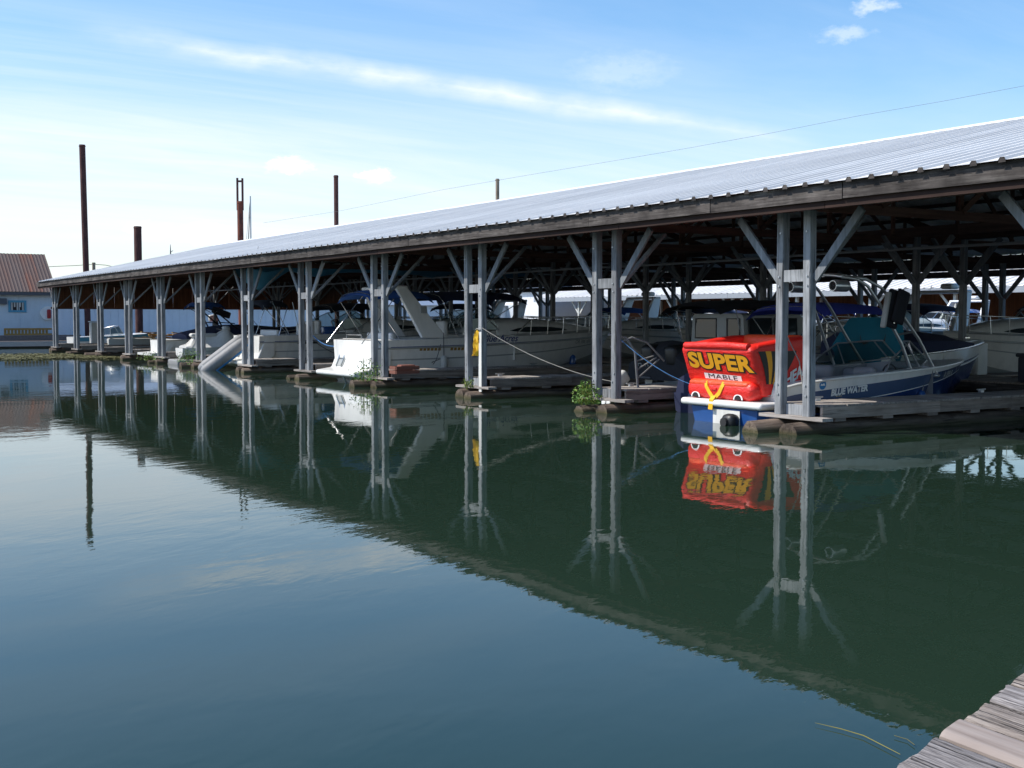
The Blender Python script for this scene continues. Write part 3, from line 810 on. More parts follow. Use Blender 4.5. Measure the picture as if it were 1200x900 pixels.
# ---- express cruiser (used for several boats, each with its own fittings)
def cruiser(label, X, Y, L=9.8, B=3.0, warm=False, arch=True, rz=0.0, canopy=None, fore=None, name='cabin_cruiser', stripe='inkblue', detail=True, group=None):
    t = thing(name, label, 'boat', (X, Y, 0), rz, group)
    g = M['gel_warm'] if warm else M['gel']
    h = Hull(L, B, 1.28, 1.52, .5, 1.5, .06, .55, .95, 2.6, 1.3, .45)
    h.build(t, [(.50, g), (.535, M['inkgrey']), (.80, g), (.835, M[stripe]), (1.0, g)], M['inkgrey'], g)
    h.rubrail(t, M['inkgrey'], .03, .80)
    td = .50
    h.deck(t, td, .30, .62, [M['gel_deck'], g, M['gel_deck']], .16, .06)
    # raised cabin trunk on the foredeck
    mb = MB(); rows = []
    for i in range(13):
        f = i / 12; tt = .46 + .44 * f; x = L * tt; hh = .44 * (1 - f ** 2.2) + .05; w = max(.15, h.ys(tt) - .34) * (1 - .12 * f)
        z = h.sheer(tt) + .03
        rows.append([(x, -w, z), (x, -w * .93, z + hh * .62), (x, -w * .72, z + hh), (x, 0, z + hh + .06), (x, w * .72, z + hh), (x, w * .93, z + hh * .62), (x, w, z)])
    mb.grid(rows); mb.add(rows[0], [tuple(range(7))])
    cab = mb.obj('cabin_trunk', g, t, 40)
    for sd in (-1, 1):
        wn = MB(); top = []; bot = []
        for i in range(9):
            f = .10 + .58 * i / 8; tt = .46 + .44 * f; hh = .44 * (1 - f ** 2.2) + .05; w = max(.15, h.ys(tt) - .34) * (1 - .12 * f); z = h.sheer(tt) + .03
            e = .5 - .5 * abs(2 * i / 8 - 1) ** 3
            def sd_pt(q): return Vector((L * tt, sd * (w + (w * .93 - w) * q + .012), z + hh * .62 * q))
            top.append(sd_pt(.45 + .8 * e)); bot.append(sd_pt(.45 - .45 * e))
        wn.grid([top, bot]); wn.obj('cabin_window', M['pane'], cab)
    # coaming, sloped transom block with swim platform
    tz = MB(); hw = B / 2 * .95
    tz.prism([(-.62, .22), (-.62, .34), (-.10, .42), (.28, 1.31), (.62, 1.31), (.62, .55), (0.04, .05)], 1, -hw, hw)
    tr = tz.obj('transom', g, t)
    tr.modifiers.new('bevel', 'BEVEL').width = .05; tr.modifiers['bevel'].segments = 3
    if detail:
        sl = lambda f, y, o=.015: (-.10 + .38 * f - o * .9, y, .42 + .89 * f + o * .4)
        ld = MB()
        for y in (.62, .98): ld.tube([sl(.02, y), sl(.05, y, .05), sl(.9, y, .05), sl(.94, y)], .018, 6)
        for f in (.3, .6, .88): ld.tube([sl(f, .62, .05), sl(f, .98, .05)], .014, 6)
        ld.obj('boarding_ladder', M['steel'], t, 60)
        MB().prism([(-.085, .46), (.20, 1.13), (.17, 1.14), (-.105, .47)], 1, .55, 1.08).obj('ladder_recess', M['inkgrey'], tr)
        for yy in (-.35, -.85): MB().tube([(-.5, yy, .25), (-.35, yy, -.05)], .035, 8).obj('trim_ram', M['steel'], tr)
        gr = MB().tube([(.34, 1.2, 1.31), (.34, 1.2, 1.43), (.34, .1, 1.43), (.34, .1, 1.31)], .016, 6); gr.obj('stern_rail', M['steel'], t, 60)
    # bow rail
    pts = []
    for i in range(15):
        tt = .50 + .49 * i / 14; pts.append((L * tt, -(h.ys(tt) - .06), h.sheer(tt) + .52 * min(1, i / 2.0)))
    full = pts + [(x, -y, z) for x, y, z in reversed(pts)]
    mb = MB().tube(full, .016, 6)
    for i in range(2, 15, 2):
        for sd in (1, -1): mb.tube([(pts[i][0], sd * pts[i][1], pts[i][2]), (pts[i][0] - .05, sd * pts[i][1], pts[i][2] - .52)], .012, 6)
    mb.obj('bow_rail', M['steel'], t, 60)
    # windscreen
    zb = h.sheer(.44) + .10; hw = B / 2
    base = [(L * .33, -hw * .80, zb - .02), (L * .46, -hw * .76, zb + .12), (L * .535, -hw * .30, zb + .34), (L * .535, hw * .30, zb + .34), (L * .46, hw * .76, zb + .12), (L * .33, hw * .80, zb - .02)]
    top = [(L * .32, -hw * .74, zb + .36), (L * .40, -hw * .64, zb + .70), (L * .455, -hw * .26, zb + .80), (L * .455, hw * .26, zb + .80), (L * .40, hw * .64, zb + .70), (L * .32, hw * .74, zb + .36)]
    windscreen(t, [Vector(p) for p in base], [Vector(p) for p in top])
    # seats
    st = MB().rbox((1.15, 0, .95), (.55, B * .58, .5), .08, 3); st.rbox((.95, 0, 1.25), (.18, B * .58, .5), .07, 3)
    st.obj('aft_seat', M['vinyl'], t, 40)
    st = MB().rbox((L * .31, -.55, 1.2), (.5, .55, .5), .08, 3).rbox((L * .31 - .25, -.55, 1.50), (.16, .58, .72), .06, 3)
    st.obj('helm_seat', M['vinyl'], t, 40)
    MB().prism([(L * .43, .65), (L * .47, .65), (L * .47, 1.62), (L * .43, 1.48)], 1, -1.0, -.15).obj('helm_console', M['gel_deck'], t)
    if arch:
        # raked radar arch: two slab legs and a top
        a = MB(); bx, tx, zt = L * .30 - 1.15, L * .165 - .75, 2.85
        zs0 = h.sheer(.3) + .02
        for sd in (-1, 1):
            y0, y1 = sd * (hw * .97), sd * (hw * .80)
            o = len(a.v)
            a.add([(bx - .15, y0, zs0), (bx + .70, y0, zs0), (tx + .42, y1, zt), (tx, y1, zt + .02),
                   (bx - .15, y0 - sd * .16, zs0), (bx + .70, y0 - sd * .16, zs0), (tx + .42, y1 - sd * .14, zt), (tx, y1 - sd * .14, zt + .02)],
                  [(0, 1, 2, 3), (7, 6, 5, 4), (0, 4, 5, 1), (1, 5, 6, 2), (2, 6, 7, 3), (3, 7, 4, 0)])
        a.rbox((tx + .21, 0, zt + .01), (.44, hw * 1.62, .12), .045, 2)
        ar = a.obj('radar_arch', g, t)
        m_ = ar.modifiers.new('bevel', 'BEVEL'); m_.width = .03; m_.segments = 2; m_.limit_method = 'ANGLE'
        MB().rbox((tx + .2, .35, zt + .2), (.5, .5, .2), .09, 3).obj('radar_dome', M['gel'], ar, 40)
        MB().tube([(tx + .25, -.5, zt), (tx + .1, -.5, zt + .25)], .012, 6).obj('antenna', M['gel'], ar)
    if canopy: bimini(t, canopy[0], canopy[1], hw * .82, canopy[2], M[canopy[3]], [(canopy[0] + .05, (canopy[0] + 1.0, hw * .86, 1.18)), (canopy[0] + .75, (canopy[0] - .35, hw * .86, 1.18))])
    if fore: bimini(t, fore[0], fore[1], hw * .76, fore[2], M[fore[3]], [(fore[0] + .1, (fore[0] + .6, hw * .78, 1.4)), (fore[1] - .2, (fore[0] + .9, hw * .78, 1.4))])
    return t, h

# the big white cruiser with the radar arch
cr, ch = cruiser('large white cruiser with raked radar arch, ladder on its sunlit stern', 15.55, 34.05, 9.8, 3.0, False, True, 0, (.05, 2.15, 2.62, 'bluecanvas'), (2.4, 5.6, 2.60, 'navy'))
def on_hull(h, x, z, sx=1): return lambda u, v: h.surf(x + u, z + v)
text_mesh('name_lettering', 'Blue Acres', M['inkblue'], .30, cr, on_hull(ch, 4.35, 1.305), .004, .3, .95, 1.05)
text_mesh('registration_lettering', 'OR 388 XFF', M['inkgrey'], .17, cr, on_hull(ch, 8.0, 1.16), .003)
for i in range(2):
    for j in range(7 if i else 6):
        x = 1.55 + i * 1.05 + j * .125; z = .96
        MB().add([ch.surf(x, z), ch.surf(x + .095, z), ch.surf(x + .10, z + .085), ch.surf(x + .012, z + .085)], [(0, 1, 2, 3)]).obj('model_mark', M['ochre'], cr)
text_mesh('port_lettering', 'Portland, OR', M['inkgrey'], .2, cr, lambda u, v: Vector((.11 + v * .393 - .014, -.32 - u, .90 + v * .92 + .006)), .003, .15)
mk = MB()
for a in ((0, 0, .20, .05), (.12, .05, .36, .10), (.30, .03, .50, .07)):
    mk.add([ch.surf(2.0 + a[0], .62 + a[1]), ch.surf(2.0 + a[2], .62 + a[3]), ch.surf(2.0 + a[2] - .06, .60 + a[3]), ch.surf(2.0 + a[0] - .02, .58 + a[1])], [(0, 1, 2, 3)])
mk.obj('flash_mark', M['inkblack'], cr)
# fenders hung over the near side
for fx, fm, fz in ((7.6, 'hullblue', .42), (2.35, 'fender', .50)):
    n = 12; p = ch.surf(fx, fz + .1, -1, .12)
    f = MB(); prof = [(.0, .03), (.03, .08), (.09, .11), (.42, .11), (.48, .08), (.51, .03)]
    f.grid([[(p.x + r * math.cos(2 * math.pi * k / n), p.y + r * math.sin(2 * math.pi * k / n), fz - .2 + z) for k in range(n + 1)] for z, r in prof])
    fo = f.obj('fender', M[fm], cr, 40)
    MB().tube([(p.x, p.y, fz + .3), (p.x, p.y + .02, 1.5)], .012, 5).obj('fender_line', M['bluerope' if fm == 'hullblue' else 'cable'], fo)
# arch badge and vents
MB().rbox((1.75, -1.33, 2.2), (.22, .03, .22), .012, 1, 0, Matrix.Rotation(R(-12), 4, 'X')).obj('arch_speaker', M['inkgrey'], cr)

d_, dh = cruiser('ivory cruiser without arch behind the leaning grey dinghy, blue tub at its rail', 16.0, 44.7, 9.4, 3.0, True, False, 0, None, (3.0, 5.4, 2.35, 'blackcanvas'))
MB().add([dh.surf(1.5, .98), dh.surf(2.3, .98), dh.surf(2.3, 1.06), dh.surf(1.5, 1.06)], [(0, 1, 2, 3)]).obj('hull_vent', M['inkblack'], d_)
tb = MB().rbox((2.9, -1.05, 1.42), (.5, .38, .42), .05, 2).obj('blue_tub', M['hullblue'], d_, 40)
MB().rbox((1.95, -1.1, 1.45), (.62, .42, .55), .06, 2).rbox((2.1, -1.1, 1.7), (.3, .43, .25), .05, 2).obj('cushion_stack', M['vinyl'], d_, 40)
fr = MB()
for xx in (1.3, 1.7): fr.tube([(xx, -1.25, 1.2), (xx - .7 + (xx - 1.3), -1.2, 2.55)], .016, 6)
fr.tube([(.6, -1.2, 2.55), (.6, 1.2, 2.55)], .016, 6)
fr.obj('canopy_frame', M['steel'], d_, 60)
bimini(d_, .2, 1.3, 1.2, 2.45, M['blackcanvas'], [(.3, (1.3, 1.25, 1.2)), (1.2, (.8, 1.25, 1.2))])

# ---- blue and white sports boat with tower
def tower_boat():
    t = thing('tower_boat', 'blue and white open sports boat with metal tower and rack', 'boat', (15.65, 16.95, 0))
    h = Hull(6.3, 2.3, .70, 1.03, .30, 1.0, .0, .42, .95, 2.2, .6, .40)
    h.build(t, [((.36, .70), M['navyhull']), ((.38, .72), M['inkwhite']), ((.74, .93), M['midblue']), ((.755, .94), M['inkwhite']), (1.0, M['gel'])], M['navyhull'], M['gel'])
    h.rubrail(t, M['gel'], .028, 1.0)
    h.deck(t, .66, .24, .30, [M['gel'], M['greyvinyl'], M['carpet']], .10, .13)
    # swim platform and stern
    pl = MB().rbox((-.14, 0, .37), (.88, 2.2, .13), .058, 4); pl.obj('swim_platform', M['gel'], t, 50)
    pl = MB(); ring = [(.02, -1.03), (-.34, -1.0), (-.46, -.90), (-.50, -.5), (-.50, .5), (-.46, .90), (-.34, 1.0), (.02, 1.03)]
    pl.grid([[(x * (1 if z > .1 else .93), y * (1 if z > .1 else .93), z) for x, y in ring] for z in (-.35, .02, .29)])
    pl.obj('stern_skirt', M['hullblue'], t, 40)
    MB().rbox((.16, 0, .55), (.42, 2.1, .30), .10, 3).obj('stern_moulding', M['gel'], t, 40)
    dr = MB().rbox((-.60, -.35, .06), (.26, .32, .30), .11, 3, 1).rbox((-.62, -.35, -.25), (.2, .1, .5), .04, 2, 1)
    dr.tube([(-.78, -.35, .06), (-.70, -.35, .06)], .085, 10, 0)
    dr.obj('stern_drive', [M['rubber'], M['black']], t, 40)
    MB().box(-.515, -.503, -.50, .22, -.12, .262).obj('transom_panel', M['gel_warm'], t)
    # seats
    s = MB().rbox((1.25, 0, .42), (.60, 1.7, .36), .09, 3).rbox((1.02, 0, .62), (.20, 1.7, .36), .08, 3)
    s.obj('bench_seat', M['greyvinyl'], t, 40)
    for y in (-.52, .55):
        s = MB().rbox((2.95, y, .45), (.5, .5, .36), .09, 3).rbox((2.72, y, .74), (.18, .52, .52), .08, 3); s.obj('seat', M['greyvinyl'], t, 40)
    s = MB().rbox((2.2, .86, .50), (1.6, .12, .48), .05, 2); s.obj('side_panel', M['greyvinyl'], t, 40)
    MB().rbox((3.75, -.5, .68), (.45, .62, .55), .10, 3).obj('helm_console', M['greyvinyl'], t, 40)
    MB().rbox((3.75, .55, .66), (.45, .62, .52), .10, 3).obj('dash', M['greyvinyl'], t, 40)
    wh = MB().tube([(3.44, -.5 + .17 * math.cos(a * math.pi / 8), .86 + .17 * math.sin(a * math.pi / 8)) for a in range(16)], .015, 6, 0, True); wh.obj('steering_wheel', M['black'], t, 60)
    # windscreen panes: swept sides and fronts
    z0 = .12
    for sd in (-1, 1):
        b = [(2.75, sd * 1.00, .80), (3.75, sd * .97, .86), (4.55, sd * .50, .98), (4.60, sd * .28, .99)]
        tp = [(2.95, sd * .94, 1.02), (3.45, sd * .90, 1.30), (4.05, sd * .46, 1.36), (4.10, sd * .26, 1.36)]
        windscreen(t, [Vector(p) + Vector((0, 0, z0)) for p in b], [Vector(p) + Vector((0, 0, z0)) for p in tp], r=.017)
    # tower
    tw = MB(); 
    for sd in (-1, 1):
        y0, y1 = sd * .98, sd * .82
        tw.tube([(3.55, y0, .80), (3.20, y0, 1.45), (2.75, y1 + sd * .06, 2.15), (2.42, y1, 2.55), (2.20, y1 - sd * .06, 2.68), (1.95, y1 - sd * .22, 2.73)], .032, 8)
        tw.tube([(4.35, y0 - sd * .1, .84), (3.75, y0 - sd * .06, 1.55), (3.2, y1 + sd * .04, 2.15), (2.80, y1, 2.52), (2.45, y1 - sd * .08, 2.69), (2.1, y1 - sd * .26, 2.74)], .032, 8)
        tw.tube([(3.10, y0 - sd * .02, 1.62), (3.62, y0 - sd * .06, 1.68)], .022, 6)
        for xx, yy in ((3.55, y0), (4.35, y0 - sd * .1)): tw.rbox((xx, yy, .80), (.16, .10, .06), .02, 1)
    tw.tube(arc((1.95, -.62, 2.73), (1.95, .62, 2.73), .05), .032, 8); tw.tube(arc((2.1, -.58, 2.74), (2.1, .58, 2.74), .05), .032, 8)
    tw.obj('tower', M['alu'], t, 50)
    for y in (-.50, .62):
        sp = MB(); n = 16
        prof = [(-.20, .09), (-.18, .115), (.14, .115), (.19, .10), (.19, .088), (.165, .082)]
        rows = []
        for xx, rr in prof: rows.append([(2.0 - xx, y + rr * math.cos(2 * math.pi * k / n), 2.56 + rr * math.sin(2 * math.pi * k / n)) for k in range(n + 1)])
        sp.grid(rows); so = sp.obj('tower_speaker', M['alu'], t, 40)
        c = MB(); rows = [[(2.0 - .16 - .05 * (1 - q) * 0, y + .082 * q * math.cos(2 * math.pi * k / n), 2.56 + .082 * q * math.sin(2 * math.pi * k / n)) for k in range(n + 1)] for q in (1, .5, .05)]
        c.grid(rows); c.obj('speaker_cone', M['rubber'], so)
    # board rack: folded black bags on the near side
    rk = MB()
    rk.rbox((2.92, -1.00, 2.12), (.36, .10, .74), .05, 3, 0, Matrix.Rotation(R(14), 4, 'Y'))
    rk.rbox((3.02, -1.10, 2.16), (.32, .08, .66), .04, 3, 0, Matrix.Rotation(R(18), 4, 'Y'))
    ro = rk.obj('board_bag', M['blackcanvas'], t, 40)
    for zz in (1.86, 1.98): MB().tube([(2.86, -1.075, zz), (2.86, -1.09, zz)], .02, 8).obj('snap_stud', M['steel'], ro)
    MB().rbox((2.71, -1.01, 2.10), (.07, .12, .70), .03, 2, 0, Matrix.Rotation(R(12), 4, 'Y')).obj('bag_edge', M['inkgrey'], ro, 40)
    for q in range(3):
        zz = 2.30 + q * .07
        MB().beam((2.95 + q * .03, -1.082, zz), (3.12 + q * .03, -1.086, zz + .09), .03, .012).obj('white_flash', M['inkwhite'], ro)
    # lettering and decals
    text_mesh('name_lettering', 'BLUE WATER', M['inkwhite'], .165, t, lambda u, v: h.surf(1.66 + u, .598 + v + u * .075), .009, 0, 1.0, .95)
    text_mesh('registration_lettering', 'A 898 R', M['inkgrey'], .17, t, lambda u, v: h.surf(5.1 + u, .80 + v + u * .04), .004)
    dc = MB(); c = [h.surf(.95 + .085 * math.cos(a * math.pi / 8), .72 + .085 * math.sin(a * math.pi / 8)) for a in range(16)]
    dc.add(c, [tuple(range(16))]); dd = dc.obj('round_decal', M['decal'], t)
    MB().add([h.surf(.89, .71, out=.009), h.surf(1.01, .71, out=.009), h.surf(.97, .76, out=.009), h.surf(.94, .73, out=.009), h.surf(.91, .75, out=.009)], [(0, 1, 2, 3, 4)]).obj('decal_wave', M['inkwhite'], dd)
    MB().rbox(tuple(h.surf(.95 + .45, .50)), (.16, .02, .025), .008, 1).obj('cleat', M['steel'], t)
    MB().tube([h.surf(3.9, .62, out=.03), h.surf(3.9, .50, out=.04)], .012, 6).obj('fender_line', M['rope'], t)
    f = MB(); n = 12; prof = [(.0, .02), (.02, .05), (.06, .075), (.20, .075), (.24, .05), (.26, .02)]
    p = h.surf(3.9, .3, out=.1)
    f.grid([[(p.x + r * math.cos(2 * math.pi * k / n), p.y + r * math.sin(2 * math.pi * k / n), .26 + z) for k in range(n + 1)] for z, r in prof]); f.obj('fender', M['hullblue'], t, 40)
    return t, h
tboat, th_ = tower_boat()

# ---- inflatable towable with lettering, standing on the sports boat's stern
def towable():
    t = thing('towable_tube', 'big red inflatable tow tube with yellow and white lettering', 'inflatable', (15.28, 17.10, .43))
    W = 1.96; hw = W / 2; t.scale = (.88, 1, .90)
    Ry = lambda a: Matrix.Rotation(R(a), 4, 'Y')
    lo = MB().rbox((.10, 0, .20), (.44, W - .12, .40), .17, 5); lo.obj('lower_roll', M['red'], t, 60)
    mid = MB().rbox((.085, .02, .36), (.40, W - .34, .13), .06, 4, 0, Ry(-14)); mid.obj('orange_panel', M['orange'], t, 60)
    up = MB().rbox((.06, 0, .75), (.34, W, .82), .11, 5, 0, Ry(-20)); fp = up.obj('front_panel', M['red'], t, 60)
    rim = MB().tube([(-.16, -hw + .12, 1.10), (-.185, -.3, 1.125), (-.185, .3, 1.12), (-.16, hw - .12, 1.10)], .08, 10); rim.obj('top_roll', M['red'], t, 60)
    # sides: walls that run back and rise toward the rear
    for sd in (-1, 1):
        s = MB(); prof = [(.14, .08), (1.45, .16), (1.62, .42), (1.58, 1.26), (1.38, 1.34), (-.02, 1.16), (-.14, 1.04), (.06, .50)]
        y0, y1 = sd * (hw - .30), sd * (hw + .005)
        s.prism(prof, 1, min(y0, y1), max(y0, y1)); o = s.obj('side_wall', M['red'], t, 60)
        b = o.modifiers.new('bevel', 'BEVEL'); b.width = .10; b.segments = 4; o.modifiers.new('sub', 'SUBSURF').render_levels = 1
    bk = MB().rbox((1.45, 0, .82), (.34, W - .36, 1.02), .14, 4, 0, Ry(6)); bk.obj('back_rest', M['orange'], t, 60)
    MB().box(.2, 1.4, -hw + .25, hw - .25, .14, .22).obj('floor', M['inkblack'], t)
    # printed side: yellow and black stripes, white lettering on a dark swoosh
    y = -hw - .012
    def sidep(x, z): return (x, y, z)
    for i, (x0, x1, m) in enumerate(((.14, .34, 'inkblack'), (.34, .50, 'yellow'), (.50, .62, 'inkblack'), (.62, .78, 'yellow'), (.78, 1.22, 'inkblack'))):
        n = 8; a = []; b = []
        for q in range(n + 1):
            f = q / n; z = .36 + .66 * f; bow = .13 * math.sin(f * 2.2); tap = .35 + .65 * f
            lean = .20 - .30 * f; xa, xb = lean + (x0 - .14) * tap + bow * .6, lean + (x1 - .14) * tap + bow * .6
            a.append(sidep(xa, z)); b.append(sidep(xb, z))
        MB().grid([a, b]).obj('side_stripe', M[m], t)
    text_mesh('side_lettering', 'AIRHEAD', M['inkwhite'], .30, t, lambda u, v: Vector((.86 + u * .93 - v * .1, y - .008, .46 + v + u * .42)), .012, .12, .95, .95)
    sw = MB(); sw.add([sidep(.20, .12), sidep(1.42, .16), sidep(1.5, .42), sidep(1.0, .30)], [(0, 1, 2, 3)]); sw.obj('side_swoosh', M['inkgrey'], t)
    # lettering on the front panel
    A = R(-20); nx = Vector((-math.cos(A), 0, math.sin(A))); uz = Vector((math.sin(A), 0, math.cos(A)))
    c0 = Vector((.06, 0, .75)) + nx * .176
    def place(dv, lift, wob=0.0):
        return lambda u, v: c0 + nx * lift + uz * (v + dv + u * -.035) + Vector((0, -u - .06, 0))
    text_mesh('lettering_outline', 'SUPER', M['inkblack'], .46, t, place(.085, .004), .046, 0, 1.03, 1.28)
    text_mesh('super_lettering', 'SUPER', M['yellow'], .46, t, place(.085, .009), .020, 0, 1.03, 1.28)
    pl = MB(); pl.add([place(-.235, .004)(*p) for p in ((-.50, -.062), (.50, -.062), (.50, .062), (-.50, .062))], [(0, 1, 2, 3)]); pl.obj('lettering_plate', M['inkwhite'], t)
    text_mesh('mable_lettering', 'MABLE', M['inkblack'], .145, t, place(-.235, .009), 0.0, 0, 1.05, 1.8)
    # yellow tow strap
    st = MB()
    def flat(pts, w):
        pts = [Vector(p) for p in pts]; rows = []
        for i, p in enumerate(pts):
            d = (pts[min(i + 1, len(pts) - 1)] - pts[max(0, i - 1)]).normalized(); sdv = d.cross(Vector((-1, 0, 0))).normalized()
            rows.append([p - sdv * w / 2, p + sdv * w / 2])
        st.grid(rows); st.grid([[q + Vector((.006, 0, 0)) for q in r] for r in rows])
    flat([(-.10, .34, .37), (-.135, .30, .27), (-.14, .20, .14), (-.16, .07, .03)], .085)
    flat([(-.10, -.16, .37), (-.135, -.13, .27), (-.14, -.06, .14), (-.16, .05, .03)], .085)
    flat([(-.155, .06, .08), (-.20, .06, .035), (-.232, .06, .0), (-.245, .07, -.20)], .12)
    st.obj('tow_strap', M['yellowstrap'], t)
    st = MB().rbox((-.13, .09, .22), (.02, .14, .06), .009, 1); st.obj('pull_tab', M['red'], t)
    for yy in (.62, -.55):
        rows = [[(-.112 - .006 * j, yy + (.125 - .03 * j) * math.cos(a * math.pi / 10), .03 + (.125 - .03 * j) * math.sin(a * math.pi / 10)) for a in range(11)] for j in range(2)]
        g = MB().grid(rows); g.obj('handle_patch', M['inkwhite'], t)
        MB().add([(-.115, yy + .095 * math.cos(a * math.pi / 8), .03 + .095 * math.sin(a * math.pi / 8)) for a in range(9)], [tuple(range(9))]).obj('handle_gap', M['inkblack'], t)
    return t
towable()

# ---- navy bow boat with blue sun top and teal curtain, behind the tower boat
def covered_runabout():
    t = thing('covered_runabout', 'white over blue boat with navy bow cover, blue sunshade and teal curtain', 'boat', (18.7, 19.25, 0))
    h = Hull(7.0, 2.3, 1.0, 1.36, .35, 1.1, .1, .45, .95, 2.3, 1.2, .42)
    h.build(t, [(.30, M['navyhull']), (.52, M['midblue']), (.56, M['inkwhite']), (.64, M['midblue']), (1.0, M['gel'])], M['navyhull'], M['gel'])
    h.rubrail(t, M['steel'], .026, 1.0); h.rubrail(t, M['inkwhite'], .018, .56, 0, 'trim_strip')
    h.deck(t, .60, .22, .45, [M['gel'], M['gel_warm'], M['carpet']], .10, .08)
    rows = []
    for i in range(11):
        f = i / 10; tt = .36 + .50 * f; w = max(.12, h.ys(tt) - .05); z = h.sheer(tt) + .02; hh = .46 * (1 - f ** 2.0) + .03 + .02 * math.sin(i * 2.1)
        rows.append([(h.L * tt, -w, z - .05), (h.L * tt, -w * .97, z + hh * .55), (h.L * tt, -w * .55, z + hh), (h.L * tt, 0, z + hh + .05), (h.L * tt, w * .55, z + hh), (h.L * tt, w * .97, z + hh * .55), (h.L * tt, w, z - .05)])
    mb = MB().grid(rows); mb.add(rows[0], [tuple(range(7))]); mb.obj('bow_cover', M['navy'], t, 40)
    bimini(t, .15, 2.5, 1.08, 2.13, M['purpleblue'], [(.3, (1.2, 1.08, 1.05)), (2.3, (1.4, 1.08, 1.05))], .10, .14, 'sunshade')
    # teal curtain hung on the near side
    rows = []
    prof = [(.55, .98), (.5, 1.3), (.62, 1.62), (.95, 1.86), (1.5, 1.93), (2.2, 1.93), (2.5, 1.93)]
    for j in range(7):
        f = j / 6; row = []
        for i in range(13):
            x = .52 + 2.1 * i / 12; zt = 1.96 - .62 * max(0, 1 - i / 4.0) ** 2; zb = .98
            row.append((x, -1.13 - .05 * math.sin(i * 1.1) - .10 * math.sin(math.pi * f), zb + (zt - zb) * f))
        rows.append(row)
    MB().grid(rows).obj('side_curtain', M['teal'], t, 60)
    for sd, x in ((1, 1.25), (-1, 2.05)):
        MB().add([(x, -1.245, 1.62), (x + sd * .05, -1.245, 1.48), (x + sd * .30, -1.245, 1.42), (x + sd * .12, -1.245, 1.38), (x + sd * .02, -1.245, 1.45)], [(0, 1, 2, 3, 4)]).obj('wing_mark', M['inkblack'], t)
    MB().rbox((6.35, 0, 1.47), (.16, .10, .07), .02, 1).obj('bow_cleat', M['steel'], t)
    return t
covered_runabout()

